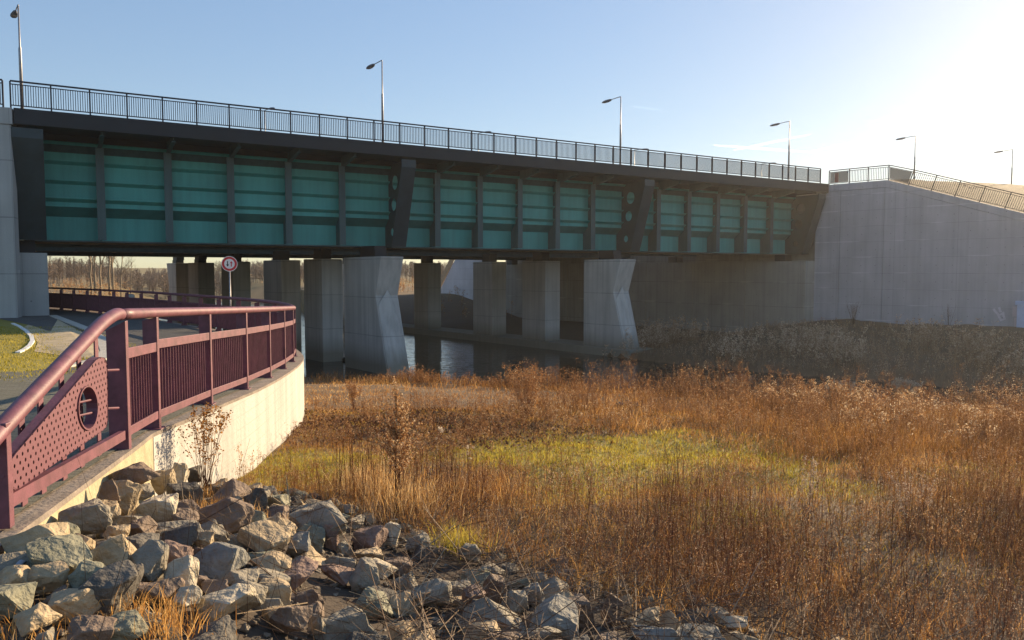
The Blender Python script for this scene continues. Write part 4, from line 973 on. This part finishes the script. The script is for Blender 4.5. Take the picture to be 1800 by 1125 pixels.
g = Veg(); V_turf = veg('winter_turf', [(0, (.10, .06, .02)), (.4, (.30, .19, .035)), (.75, (.44, .30, .06)), (1, (.56, .42, .12))], trans=.5)
x, y = scatter(120000, -5.5, 9, 6.5, 20); rn, l_, b_ = sdist(x, y); k = inview(x, y) & (l_ < -.25) & (rn > .3) & (b_ < .1) & (nr.random(len(x)) < .3 + .7 * fnoise(x, y, 1.8, 45)); x, y = x[k], y[k]
g.blades(pts3(x, y), nr.uniform(.03, .11, len(x)), .006 + .0006 * np.clip(y - 6, 0, 20), nr.uniform(.3, 1.2, len(x)), tint=np.clip(-.1 + 1.1 * fnoise(x, y, .8, 46) + nr.normal(0, .17, len(x)), 0, 1))
tag(g.build('winter_turf', V_turf), 'low olive and orange mossy turf between the meadow weeds', 'turf', kind='stuff')
# --- green short grass
g = Veg()
def short(n, x0, x1, y0, y1, w_, h0, h1, lawn=False):
    x, y = scatter(n, x0, x1, y0, y1); rn, l_, b_ = sdist(x, y); L = green(x, y)
    k = (nr.random(n) < L * (.4 + .6 * fnoise(x, y, 3.0, 52))) & (rn > .3) & ((l_ > 3.7) if lawn else (l_ < -.25)) & (b_ < .2) & (lawn | inview(x, y))
    if lawn: k &= (np.abs(x) < .72 * y + .5)
    x, y = x[k], y[k]; n = len(x)
    g.blades(pts3(x, y), nr.uniform(h0, h1, n) * (.35 + 1.5 * fnoise(x, y, 2.2, 58)), w_ * nr.uniform(.7, 1.3, n), nr.uniform(.2, 1.0, n), tint=np.clip(.25 + .5 * fnoise(x, y, 1.3, 55) + nr.normal(0, .17, n), 0, 1))
short(90000, -5, 9, 7, 17, .010, .04, .12)
tag(g.build('green_grass', V_green), 'short yellow green grass in open patches of the meadow', 'grass', kind='stuff')
g = Veg(); short(60000, -22, -8.5, 12, 31, .016, .03, .09, True)
tag(g.build('lawn_grass', V_green), 'mown yellow green grass of the verge left of the path', 'grass', kind='stuff')
# --- brown leaf litter in the hollow by the wall end
g = Veg(); x, y = scatter(26000, -7.5, 2.2, 13.5, 20.5); rn, l_, b_ = sdist(x, y)
k = (l_ < -.25) & (nr.random(len(x)) < np.clip(1.6 * np.exp(-((x + 2.7 + .1 * (y - 17)) / 3.0) ** 2 - ((y - 16.8) / 2.2) ** 2), 0, 1) * (.35 + .65 * fnoise(x, y, 2, 61)))
x, y = x[k], y[k]; g.leaves(pts3(x, y, .02) + np.stack([0 * x, 0 * x, nr.uniform(0, .07, len(x))], 1), nr.uniform(.03, .11, len(x)), np.clip(.3 + .5 * fnoise(x, y, 2, 63) + nr.normal(0, .2, len(x)), 0, 1))
tag(g.build('leaf_litter', V_litter), 'dark brown fallen leaves in the hollow beside the wall end', 'leaves', kind='stuff')
# --- tall weeds: stems with small seed clusters on their upper part
def weeds(g, x, y, h, sw, nleaf, ls, t0, spread=.05, top=.45, lean=.14, tl=.25):
    n = len(x); P = pts3(x, y); la = nr.uniform(0, 2 * np.pi, n); le = nr.uniform(0, lean, n)
    T = P + np.stack([np.cos(la) * le * h, np.sin(la) * le * h, h * np.ones(n)], 1)
    g.rods(P, T, sw, np.clip(t0 + nr.normal(0, .12, n), 0, 1))
    if nleaf:
        f = 1 - top * nr.random((n, nleaf)) ** 1.3; b0 = P[:, None, :] + (T - P)[:, None, :] * f[..., None]
        o_ = nr.normal(size=(n, nleaf, 3)) * (spread * h[:, None] * (.35 + 1.3 * (1 - f) / top))[..., None]
        ps = (b0 + o_).reshape(-1, 3)
        tt = np.clip(np.repeat(t0 + tl * nr.random(n), nleaf) + nr.normal(0, .18, n * nleaf), 0, 1)
        g.leaves(ps, ls * nr.uniform(.5, 1.5, len(ps)), tt, .55)
def bushy(g, x, y, h, sw, nb, nleaf, ls, t0, tl, fan=.35, blen=.34, spread=.03, top=.75):
    """a stalk with side twigs and small seed clusters on the twigs"""
    n = len(x); P = pts3(x, y); la = nr.uniform(0, 2 * np.pi, n); le = np.abs(nr.normal(0, fan * .6, n))
    T = P + np.stack([np.cos(la) * le * h, np.sin(la) * le * h, h], 1); tt = np.clip(t0 + nr.normal(0, .13, n), 0, 1)
    g.rods(P, T, sw, tt)
    for k in range(nb):
        f = 1 - top * nr.random(n); b0 = P + (T - P) * f[:, None]; D = nr.normal(size=(n, 3)); D[:, 2] = np.abs(D[:, 2]) + .55; D /= np.linalg.norm(D, axis=1)[:, None]
        e = b0 + D * (h * blen * nr.uniform(.5, 1.2, n) * (1.2 - .6 * f))[:, None]; g.rods(b0, e, sw * .45, np.clip(tt + .08, 0, 1))
        m_ = max(1, nleaf // nb); fr_ = nr.uniform(.25, 1.05, (n, m_)); ps = (b0[:, None, :] + (e - b0)[:, None, :] * fr_[..., None] + nr.normal(0, 1, (n, m_, 3)) * (spread * h)[:, None, None]).reshape(-1, 3)
        g.leaves(ps, ls * nr.uniform(.45, 1.5, len(ps)), np.clip(np.repeat(tt - t0 + tl, m_) + nr.normal(0, .2, len(ps)), 0, 1), .6)
cr0 = random.Random(17)
g = Veg()   # low twiggy weeds all over the meadow
for (n_, x0, x1, y0, y1, ls, sw) in ((8200, -3, 7.5, 4.4, 10, .010, .0016), (6500, -5, 11, 10, 15.5, .015, .0022), (5200, -7, 16, 15.5, 23, .022, .003)):
    x, y = scatter(n_, x0, x1, y0, y1); rn, l_, b_ = sdist(x, y); cl = fnoise(x, y, 1.0, 73); L = green(x, y); tz = tallzone(x, y)
    k = inview(x, y) & (rn > .2) & (l_ < -.4) & (b_ < .15) & (nr.random(n_) < (1 - .9 * L) * np.clip(cl * 2.2 - .55, .04, 1) * (1 - .75 * np.exp(-((x + 3.3) / 2.4) ** 2 - ((y - 16.5) / 2.0) ** 2)))
    x, y, cl, tz = x[k], y[k], cl[k], tz[k]
    bushy(g, x, y, nr.uniform(.18, .42, len(x)) * (.6 + .8 * cl) + tz * nr.uniform(.1, .5, len(x)), sw, 6, 30, ls, .35, .52)
for i in range(120):   # denser bushy clumps of their own tint
    cx = cr0.uniform(-3.5, 10); cy = cr0.uniform(5, 18); rn, l_, b_ = sdist(np.array([cx]), np.array([cy]))
    if l_[0] > -.8 or rn[0] < 1 or b_[0] > -.2 or green(np.array([cx]), np.array([cy]))[0] > .35 or abs(cx) > .7 * cy + .5 or (cx < .5 and cr0.random() < .55): continue
    m_ = cr0.randint(8, 22); q_ = .55 + .05 * cy; hh = cr0.uniform(.3, .75); tb = cr0.uniform(.3, .85)
    bushy(g, cx + nr.normal(0, .2 * q_, m_), cy + nr.normal(0, .2 * q_, m_), hh * nr.uniform(.6, 1.05, m_), .0016 + .00007 * cy, 8, 64, .008 + .0006 * cy, cr0.uniform(.2, .45), tb, fan=.4, blen=.3, spread=.02)
tag(g.build('twiggy_weeds', V_fringe), 'low branching russet weeds mixed into the meadow grass', 'weeds', kind='stuff')
CL = []; cr2 = random.Random(31)   # clumps along the bank
for i in range(78):
    for _t in range(40):
        x = cr2.uniform(-8, 17); y = cr2.uniform(12.5, 32); rn, l_, b_ = sdist(np.array([x]), np.array([y]))
        if .4 < rn[0] < 4.2 and l_[0] < -1.2 and abs(x) < .7 * y: CL.append((x, y, cr2.uniform(.75, 1.5) * (.5 if x < .5 else 1), cr2.uniform(.35, .8))); break
g = Veg()   # fringe along the water
x, y = scatter(9000, -10, 19, 12, 33); rn, l_, b_ = sdist(x, y); tz = tallzone(x, y); cl = fnoise(x, y, .8, 71)
k = inview(x, y) & (rn > .2) & (l_ < -.6) & (nr.random(len(x)) < tz * (.15 + 1.1 * np.clip(cl - .3, 0, 1) * 1.5))
x, y, cl, rn = x[k], y[k], cl[k], rn[k]
h = nr.uniform(.45, .8, len(x)) * (.45 + 1.0 * cl) * (1 - .5 * smooth((2.2 - x) / 2.5))
weeds(g, x, y, h, .004, 22, .026, .34, .055, .62, .16, .3)
for (cx, cy, ch, cr_) in CL:
    m_ = int(10 + 26 * cr_); xx = cx + nr.normal(0, cr_ * .5, m_); yy = cy + nr.normal(0, cr_ * .5, m_); tb = nr.uniform(.3, .6)
    bushy(g, xx, yy, ch * nr.uniform(.55, 1.0, m_), .0045, 9, 62, .027, .3, tb, fan=.3, blen=.26, spread=.022)
x2 = np.repeat(x, 2) + nr.normal(0, .12, 2 * len(x)); y2 = np.repeat(y, 2) + nr.normal(0, .12, 2 * len(x))
weeds(g, x2, y2, np.repeat(h, 2) * nr.uniform(.6, 1.0, len(x2)), .003, 10, .028, .28, .05, .7, .2, .3)
k = (x2 > 6.5) & (nr.random(len(x2)) < .75); weeds(g, x2[k], y2[k], np.repeat(h, 2)[k] * nr.uniform(.85, 1.15, k.sum()), .003, 26, .032, .62, .075, .16, .2, .4)
tag(g.build('weed_fringe', V_fringe), 'tall russet weeds with feathery tops fringing the meadow before the water', 'weeds', kind='stuff')
g = Veg()   # dark red stalks in front
def redzone(x, y):
    a = smooth((x - .2) / 1.6) * smooth((10.2 - y) / 1.6); b_ = smooth(1.2 - np.hypot((x + .9) / 1.5, (y - 9.9) / 1.3))
    return np.clip(np.maximum(a * .9, b_ * .85), 0, 1)
x, y = scatter(9000, -3, 7.5, 4.3, 12.5); rn, l_, b_ = sdist(x, y); cl = fnoise(x, y, 1.5, 77)
k = inview(x, y) & (l_ < -.6) & (b_ < .35) & (nr.random(len(x)) < redzone(x, y) * np.clip(cl * 1.7 - .35, .05, 1) * np.clip(3.2 * fnoise(x, y, .5, 49) - .9, .06, 1))
x, y, cl = x[k], y[k], cl[k]; h = nr.uniform(.35, .85, len(x)) * (.7 + .6 * cl)
k = nr.random(len(x)) < .7; bushy(g, x[k], y[k], h[k], .0022, 7, 40, .010, .25, .5, fan=.28, blen=.26, spread=.012, top=.6); k = ~k; weeds(g, x[k], y[k], h[k], .0024, 16, .011, .3, .022, .55, .3, .5)
x, y = scatter(16000, -1, 8, 4.3, 11.5); rn, l_, b_ = sdist(x, y); cl = fnoise(x, y, 1.2, 79)
k = inview(x, y) & (b_ < .25) & (nr.random(len(x)) < (.25 + .75 * redzone(x, y)) * np.clip(cl * 1.8 - .4, .05, 1) * .7)
x, y = x[k], y[k]; weeds(g, x, y, nr.uniform(.2, .55, len(x)), .0016, 22, .012, .38, .08, .85, .6, .75)
x, y = scatter(75, -2.3, -.3, 8.9, 10.2); k = bankdist(x, y) < -.05; x, y = x[k], y[k]; weeds(g, x, y, nr.uniform(.45, .8, len(x)), .0042, 5, .016, .16, .015, .6, .12, .3)
x, y = scatter(60, 1.2, 5.5, 5.2, 8.5); k = bankdist(x, y) < .2; x, y = x[k], y[k]; weeds(g, x, y, nr.uniform(.6, 1.0, len(x)), .0036, 14, .013, .14, .015, .5, .15, .3)
tag(g.build('red_stalks', V_red), 'thin dark red dead stalks with small seed heads across the near meadow', 'stalks', kind='stuff')
# --- shaded scrub of the far bank below the wing wall
g = Veg(); x, y = scatter(5200, 8, 46, 34, 66); df, sf = pdist(x, y, FR); rf = np.where(sf < 0, -df, df)
cl = fnoise(x, y, .35, 83); wall_ = ((x - Cn.x) * Wn.x + (y - Cn.y) * Wn.y)
ab = ((x - A0.x) * -d.x + (y - A0.y) * -d.y)
k = (rf > .15) & (wall_ > .4) & (ab > .8) & (nr.random(len(x)) < np.clip(1.3 - rf / 14, .25, 1) * (.25 + cl))
x, y, cl, rf = x[k], y[k], cl[k], rf[k]; h = nr.uniform(.35, .9, len(x)) * (.5 + cl) * np.clip(1.25 - rf / 22, .4, 1) * 1.25
weeds(g, x, y, h, .006, 36, .055, .4, .11, .8, .3, .35)
x, y = scatter(30000, 8, 46, 34, 66); df, sf = pdist(x, y, FR); rf = np.where(sf < 0, -df, df)
wall_ = ((x - Cn.x) * Wn.x + (y - Cn.y) * Wn.y); ab = ((x - A0.x) * -d.x + (y - A0.y) * -d.y)
k = (rf > .1) & (wall_ > .3) & (ab > .6); x, y = x[k], y[k]
g.blades(pts3(x, y), nr.uniform(.12, .4, len(x)), .02, nr.uniform(.2, .9, len(x)), tint=np.clip(nr.normal(.25, .18, len(x)), 0, 1))
for i in range(46):
    cx = cr2.uniform(9, 40); cy = cr2.uniform(36, 60); df, sf = pdist(np.array([cx]), np.array([cy]), FR)
    if not (sf[0] > 0 and .5 < df[0] < 10) or ((cx - Cn.x) * Wn.x + (cy - Cn.y) * Wn.y) < 2 or ((cx - A0.x) * -d.x + (cy - A0.y) * -d.y) < 2: continue
    m_ = 40; bushy(g, cx + nr.normal(0, .9, m_), cy + nr.normal(0, .9, m_), nr.uniform(.8, 2.0, m_), .011, 9, 63, .09, .4, cr2.uniform(.45, 1.0), fan=.5, blen=.32)
tag(g.build('bank_scrub', V_scrub), 'shaded grey brown scrub on the far river bank below the wing wall', 'scrub', kind='stuff')
# --- dead twigs and grass tufts among the stones
g = Veg(); x, y = scatter(1500, -2.6, 3.2, 3.4, 8.4); b_ = bankdist(x, y)
k = (b_ > -.4) & (b_ < 3.0) & (nr.random(len(x)) < np.where(x > -.9, .85, .16)); x, y = x[k], y[k]
P = pts3(x, y, .12); a = nr.uniform(0, 6.28, len(x)); el = nr.uniform(-.05, .55, len(x)); L_ = nr.uniform(.2, .75, len(x))
D = np.stack([np.cos(a) * np.cos(el), np.sin(a) * np.cos(el), np.sin(el)], 1); T = P + D * L_[:, None]; T[:, 2] = np.maximum(T[:, 2], HF(T[:, 0], T[:, 1]) + .1)
g.rods(P, T, nr.uniform(.0025, .0055, len(x)), np.clip(nr.normal(.5, .25, len(x)), 0, 1))
for f in (.45, .65, .85):
    b0 = P + (T - P) * f; a2 = nr.normal(size=b0.shape) * .6 + D; a2 /= np.linalg.norm(a2, axis=1)[:, None]
    g.rods(b0, b0 + a2 * (L_ * .3)[:, None], .0018, np.clip(nr.normal(.55, .25, len(x)), 0, 1))
x, y = scatter(620, -4, 2.5, 3.4, 9); b_ = bankdist(x, y); rn, l_, _b = sdist(x, y)
k = (b_ > 0) & (l_ < -.5) & (nr.random(len(x)) < .6); x, y = x[k], y[k]; P = pts3(x, y); T = P + np.stack([nr.normal(0, .12, len(x)), nr.normal(0, .12, len(x)), nr.uniform(.25, .7, len(x))], 1)
g.rods(P, T, nr.uniform(.0014, .0026, len(x)), np.clip(nr.normal(.4, .25, len(x)), 0, 1))
tag(g.build('dead_twigs', V_twig), 'tangle of thin dead twigs lying over the stones', 'twigs', kind='stuff')
def tuft(px, py, n, h, label, name='grass_tuft', mat_=None, spread=.12, z=-2.4, tint=.6):
    q, z = bank_hit(px, py, 10) if py > 850 and px < 700 else (at(px, py, H1(at(px, py, -2.9).x, at(px, py, -2.9).y)), 0)
    g = Veg(); x = q.x + nr.normal(0, spread, n); y = q.y + nr.normal(0, spread, n)
    g.blades(pts3(x, y, .03), nr.uniform(.4, 1, n) * h, nr.uniform(.003, .006, n), nr.uniform(.1, 1.0, n), tint=np.clip(nr.normal(tint, .2, n), 0, 1))
    return tag(g.build(name, mat_ or V_dry, None), label, 'grass tuft')
def at_root(o, q):
    """put the origin of a plant at its foot"""
    me = o.data; n = len(me.vertices); c = np.empty(n * 3, np.float32); me.vertices.foreach_get('co', c); c = c.reshape(-1, 3) - np.array(q, np.float32)
    me.vertices.foreach_set('co', c.ravel()); me.update(); o.location = q; return o
tuft(290, 1105, 260, .26, 'pale dry grass tuft at the bottom picture edge among the stones', spread=.13)
tuft(398, 905, 420, .22, 'matted dry grass tuft growing over the big brown boulder', spread=.2, z=-2.0)
tuft(400, 868, 300, .18, 'dry grass tuft draped over the brown boulder by the goldenrod', spread=.16, z=-2.0)
tuft(808, 975, 420, .34, 'yellow green grass tuft at the far end of the stones', mat_=V_green, spread=.13, tint=.75)
tuft(60, 1118, 240, .12, 'straw coloured tuft in the bottom left corner', spread=.2)
tuft(720, 900, 520, .5, 'pale straw tuft with fluffy tops between red stalks behind the longest boulder', spread=.28, tint=.85)
tuft(650, 860, 480, .55, 'pale plume grass clump left of the dark red stalk row', spread=.22, tint=.9)
tuft(850, 880, 520, .48, 'orange grass clump in the middle of the near meadow', spread=.4, tint=.6)

def plant(px, py, label, cat, nst, h, fan, leafs, ls, mat_s, mat_l, name, t0=.35, tl=.6, z=-2.6, branch=0, top=.45, sp=.035, sw=.004, blen=.25, bang=.6):
    for _k in range(6 if name != 'bank_shrub' else 1): q = at(px, py, z); z = H1(q.x, q.y)
    g = Veg(); lf = Veg(); b0 = V(q.x, q.y, z - .03)
    P = []; T = []
    for i in range(nst):
        a = nr.uniform(0, 6.28); le = nr.uniform(.1, 1) * fan; hh = h * nr.uniform(.7, 1.0)
        p = np.array(b0) + np.array([nr.normal(0, .035), nr.normal(0, .035), 0]); t = p + np.array([math.cos(a) * le * hh, math.sin(a) * le * hh, hh]); P.append(p); T.append(t)
    P = np.array(P); T = np.array(T); md = (P + T) / 2 + nr.normal(0, .012, P.shape)
    g.rods(P, md, sw, np.clip(nr.normal(t0, .08, nst), 0, 1)); g.rods(md, T, sw * .55, np.clip(nr.normal(t0 + .1, .08, nst), 0, 1))
    tips = [(md, T, 1.0)]
    for k in range(branch):
        f = nr.uniform(.35, .97, nst); s_ = P + (T - P) * f[:, None]; dr = nr.normal(size=P.shape); dr[:, 2] = np.abs(dr[:, 2]) * .8 + bang; dr /= np.linalg.norm(dr, axis=1)[:, None]
        e = s_ + dr * (h * blen * (1.15 - f * .7) * nr.uniform(.6, 1.2, nst))[:, None]; g.rods(s_, e, sw * .4, np.clip(nr.normal(t0 + .12, .1, nst), 0, 1)); tips.append((s_, e, .7))
    for s_, e, wt in tips:
        m_ = int(leafs * wt)
        if m_ < 1: continue
        f = 1 - top * nr.random((nst, m_)) if wt == 1 else nr.uniform(.15, 1.0, (nst, m_))
        ps = (s_[:, None, :] + (e - s_)[:, None, :] * f[..., None] + nr.normal(0, sp * h, (nst, m_, 3)) * .5).reshape(-1, 3)
        lf.leaves(ps, ls * nr.uniform(.5, 1.4, len(ps)), np.clip(nr.normal(tl, .2, len(ps)), 0, 1), .6)
    root = empty(name, b0, label, cat)
    g.build('stems', mat_s, root, off=tuple(b0))
    if lf.v: lf.build('seed_heads', mat_l, root, off=tuple(b0))
    return root
plant(362, 862, 'tall goldenrod clump with brown seed heads in front of the cream wall', 'plant', 26, 1.08, .36, 20, .028, V_red, V_dry, 'goldenrod_plant', .22, .2, z=-2.3, branch=2, top=.25, sw=.0042)
plant(322, 842, 'smaller goldenrod with curled brown leaves left of the tall clump at the wall', 'plant', 7, .5, .3, 16, .022, V_red, V_dry, 'goldenrod_plant', .4, .3, z=-2.0, branch=2, top=.8, sw=.003)
plant(424, 852, 'slender goldenrod stem leaning right of the tall clump at the wall', 'plant', 4, .66, .22, 16, .022, V_red, V_dry, 'goldenrod_plant', .4, .4, z=-2.5, branch=2, top=.4, sw=.003)
plant(703, 905, 'tall branching mugwort with candelabra top standing in the meadow centre', 'plant', 4, 1.56, .1, 90, .026, V_red, V_fringe, 'mugwort_plant', .08, .72, branch=20, top=.3, sp=.012, sw=.008, blen=.36, bang=1.2)
plant(1207, 688, 'bare pale branched shrub rising above the weed fringe', 'shrub', 11, 1.35, .42, 0, .02, V_twig, V_twig, 'bare_shrub', .85, .6, z=-4, branch=3, sw=.011, blen=.3, bang=1.5)
plant(1415, 925, 'grey leafy mugwort with upright spikes in the right meadow', 'plant', 9, .85, .25, 46, .018, V_twig, V_scrub, 'mugwort_plant', .5, .85, branch=1, top=.85, sp=.014, sw=.0035)
plant(1600, 940, 'wide grey mugwort right of the upright spiked one', 'plant', 13, .75, .5, 40, .018, V_twig, V_scrub, 'mugwort_plant', .5, .75, branch=1, top=.8, sp=.02, sw=.003)
plant(1222, 985, 'tall dock stalk with dark red seed head in the near meadow', 'plant', 1, .95, .03, 60, .018, V_red, V_red, 'dock_plant', .1, .25, branch=0, top=.16, sp=.012, sw=.005)
plant(1165, 1010, 'thin tall dark stalk left of the dock seed head', 'plant', 1, 1.05, .05, 20, .012, V_red, V_red, 'dock_plant', .1, .3, branch=2, top=.4, sp=.01, sw=.004)
plant(1432, 1040, 'tall dark stalk in front of the grey spiked mugwort', 'plant', 1, 1.0, .03, 20, .012, V_red, V_red, 'dock_plant', .1, .3, branch=2, top=.5, sp=.01, sw=.004)
plant(1478, 1100, 'dark knotted stalk nearest the bottom edge on the right', 'plant', 1, .95, .06, 20, .012, V_red, V_red, 'dock_plant', .1, .3, branch=2, top=.5, sp=.01, sw=.004)
plant(775, 815, 'weed with white fluffy seed heads in the meadow centre', 'plant', 4, .62, .2, 18, .03, V_red, V_pale, 'thistle_plant', .35, .95, branch=1, top=.12, sp=.03, sw=.003)
plant(825, 822, 'lower weed with white seed tufts right of the taller white one', 'plant', 3, .45, .25, 14, .028, V_red, V_pale, 'thistle_plant', .35, .95, branch=1, top=.12, sp=.03, sw=.003)
plant(622, 720, 'orange brown bush beside the wall end at the edge of the shade', 'shrub', 20, .85, .4, 30, .03, V_red, V_fringe, 'weed_bush', .4, .45, z=-4.2, branch=2, top=.8, sp=.06, sw=.005)
plant(925, 735, 'largest russet weed bush at the water edge left of the footing end', 'shrub', 44, 1.35, .5, 40, .026, V_red, V_fringe, 'weed_bush', .4, .5, z=-4.2, branch=3, top=.85, sp=.05, sw=.005)
plant(1500, 585, 'bare twiggy shrub against the middle of the wing wall foot', 'shrub', 22, 2.0, .35, 0, .03, V_twig, V_twig, 'bare_shrub', .2, .4, z=-4.6, branch=3, sw=.012, blen=.3, bang=1.2)
plant(1668, 580, 'thin bare shrub against the wing wall left of the spray mark', 'shrub', 12, 2.2, .3, 0, .03, V_twig, V_twig, 'bare_shrub', .2, .4, z=-4.3, branch=3, sw=.010, blen=.3, bang=1.2)

for px, py, lb, t_ in ((1300, 657, 'low pale bush on the far bank right of the notched bank pier', .6), (1478, 668, 'wide grey bush on the far bank below the wing wall middle', .75), (1590, 666, 'pale grey tangled bush on the far bank, right of the wide one', .85), (1715, 684, 'reddish brown bush on the far bank near the right edge', .4)):
    plant(px, py, lb, 'shrub', 70, 1.25, .8, 60, .07, V_scrub, V_scrub, 'bank_shrub', .4, t_, z=-5.6, branch=3, top=.9, sp=.07, sw=.012)

# ---------------------------------------------------------------- trees and woods beyond the bridges
def bare_tree(x, y, h, label, seed, lean=0.0, wide=.35):
    r_ = random.Random(seed); z = H1(x, y); root = empty('bare_tree', V(x, y, z), label, 'tree', 'bare trees on the far field')
    trunk = MB(); cr_ = MB()
    p0 = V(x, y, z - .2); pts = [p0]; n_ = 8
    for i in range(1, n_ + 1): pts.append(V(x + lean * h * i / n_ + r_.uniform(-.06, .06) * h * .12, y + r_.uniform(-.06, .06) * h * .12, z + h * i / n_))
    trunk.tube(pts, [h * .013 * (1 - .88 * i / n_) + .01 for i in range(n_ + 1)], 7); trunk.build('trunk', M_bark, root, smooth=True)
    def br(p, dirn, L, r, dep):
        e = p + dirn * L * .5 + V(r_.uniform(-.1, .1), r_.uniform(-.1, .1), .06) * L; f = e + (dirn + V(r_.uniform(-.25, .25), r_.uniform(-.25, .25), .25)).normalized() * L * .55
        cr_.tube([p, e, f], [r, r * .7, r * .35], 4 if dep < 2 else 3, cap=False)
        if dep < 3:
            for k in range(4 if dep < 2 else 3):
                q = p.lerp(e, r_.uniform(.3, 1)) if k % 2 else e.lerp(f, r_.uniform(.1, 1)); nd = (dirn + V(r_.uniform(-.9, .9), r_.uniform(-.9, .9), r_.uniform(.0, .7))).normalized(); br(q, nd, L * r_.uniform(.4, .6), r * .5, dep + 1)
    for k in range(16):
        f = r_.uniform(.28, .97); i = int(f * n_); q = pts[i].lerp(pts[min(i + 1, n_)], f * n_ - i); a = r_.uniform(0, 6.28); dr = V(math.cos(a) * wide, math.sin(a) * wide, 1.0 - .3 * f).normalized(); br(q, dr, h * .26 * (1.25 - f), h * .005 * (1.3 - f), 0)
    cr_.build('crown', M_bark, root); return root
for i, (px, yy, h, lb) in enumerate([(160, 118, 12, 'bare tree leftmost of the row seen under the bridge'), (167, 126, 13, 'slim bare tree beside the leftmost one under the bridge'), (177, 120, 13, 'bare tree in the middle of the row under the bridge'), (193, 116, 14, 'thickest bare tree of the row under the bridge'), (199, 128, 13, 'bare tree right of the thickest trunk under the bridge'), (212, 135, 11, 'spreading bare tree at the right end of the row'), (228, 150, 9, 'low bare tree between the row and the far pier')]):
    q = atY(px, 500, yy); bare_tree(q.x, yy, h, lb, 40 + i, lean=.06 if px > 205 else .0, wide=.75 if px > 205 else .45)
g = Veg()   # far woods as one mass
n = 1900; az = nr.uniform(-.75, .14, n); rr = nr.uniform(215, 420, n); x = np.sin(az) * rr; y = np.cos(az) * rr; z = HF(x, y); h = nr.uniform(4.2, 7, n) * (.75 + .5 * vnoise(x, y, .02, 91))
P = np.stack([x, y, z], 1); T = P + np.stack([nr.normal(0, .4, n), nr.normal(0, .4, n), h], 1); g.rods(P, T, .09, np.clip(nr.normal(.45, .2, n), 0, 1))
for k in range(60):
    f = nr.uniform(.2, 1.0, n); b0 = P + (T - P) * f[:, None]; w_ = (h * .26 * np.sin(np.pi * np.clip(f * .85 + .1, 0, 1)))
    dr = nr.normal(size=P.shape); dr[:, 2] = np.abs(dr[:, 2]) + .3; dr /= np.linalg.norm(dr, axis=1)[:, None]
    e = b0 + dr * w_[:, None]; g.rods(b0, e, .045, np.clip(nr.normal(.55, .2, n), 0, 1))
tag(g.build('far_woods', V_wood), 'distant leafless woods on the rise beyond the river', 'woods', kind='stuff')
g = Veg(); n = 900; az = nr.uniform(-.62, .1, n); rr = nr.uniform(95, 210, n); x = np.sin(az) * rr; y = np.cos(az) * rr; rn, l_, b_ = sdist(x, y); df, sf = pdist(x, y, FR)
k = ((rn > 2) | ((sf > 0) & (df > 6))) & (y > 92); x, y = x[k], y[k]; weeds(g, x, y, nr.uniform(.8, 2.2, len(x)), .02, 40, .16, .5, .14, .8, .3, .3)
tag(g.build('field_scrub', V_fringe), 'sunlit brown scrub on the far field beyond the bridges', 'scrub', kind='stuff')
# ---------------------------------------------------------------- condensation trails high in the sky
M_trail = bpy.data.materials.new('ice_trail'); M_trail.use_nodes = True; M_trail.node_tree.nodes.clear()
_o = N(M_trail, 'ShaderNodeOutputMaterial'); _t = N(M_trail, 'ShaderNodeBsdfTranslucent'); _t.inputs[0].default_value = (1, 1, 1, 1); _r = N(M_trail, 'ShaderNodeBsdfTransparent'); _r.inputs[0].default_value = (.97, .97, .97, 1); _t.inputs[0].default_value = (.17, .185, .21, 1); _x = N(M_trail, 'ShaderNodeAddShader')
M_trail.node_tree.links.new(_r.outputs[0], _x.inputs[0]); M_trail.node_tree.links.new(_t.outputs[0], _x.inputs[1]); M_trail.node_tree.links.new(_x.outputs[0], _o.inputs[0])
for (x0, y0, x1, y1, w_, lb) in ((1113, 187, 1164, 194, 1.6, 'short contrail right of the middle street lamp'), (1255, 255, 1430, 268, 3.0, 'long contrail sloping down right, left part of the crossing pair'), (1290, 264, 1425, 236, 3.0, 'contrail rising to the right, crossing the long sloping one'), (1430, 265, 1570, 236, 3.0, 'faint contrail rising right toward the ridge lamp'), (1534, 213, 1622, 195, 2.0, 'short faint contrail above the ridge lamp')):
    a = ray(x0, y0) * 5200; b_ = ray(x1, y1) * 5600; m = MB(); k = 12; ps = [a.lerp(b_, i / k) + V(0, 0, noise.noise(V(i * .7, x0, 0)) * 4) for i in range(k + 1)]
    m.tube(ps, [w_ * 3.4 * (.25 + .75 * math.sin(math.pi * min(1, .08 + i / k * .9))) for i in range(k + 1)], 8); tag(m.build('contrail', M_trail, smooth=True), lb, 'contrail', 'contrails in the sky')

# ---------------------------------------------------------------- thin winter haze
M_haze = bpy.data.materials.new('winter_haze'); M_haze.use_nodes = True; M_haze.node_tree.nodes.clear()
_o = N(M_haze, 'ShaderNodeOutputMaterial'); _p = N(M_haze, 'ShaderNodeVolumePrincipled'); _p.inputs['Color'].default_value = (.93, .92, .9, 1); _p.inputs['Density'].default_value = .0003; _p.inputs['Anisotropy'].default_value = .6
M_haze.node_tree.links.new(_p.outputs[0], _o.inputs['Volume'])
m = MB(); m.box((-520, -60, -8.2), (1040, 0, 0), (0, 760, 0), (0, 0, 25)); tag(m.build('haze', M_haze), kind='stuff')
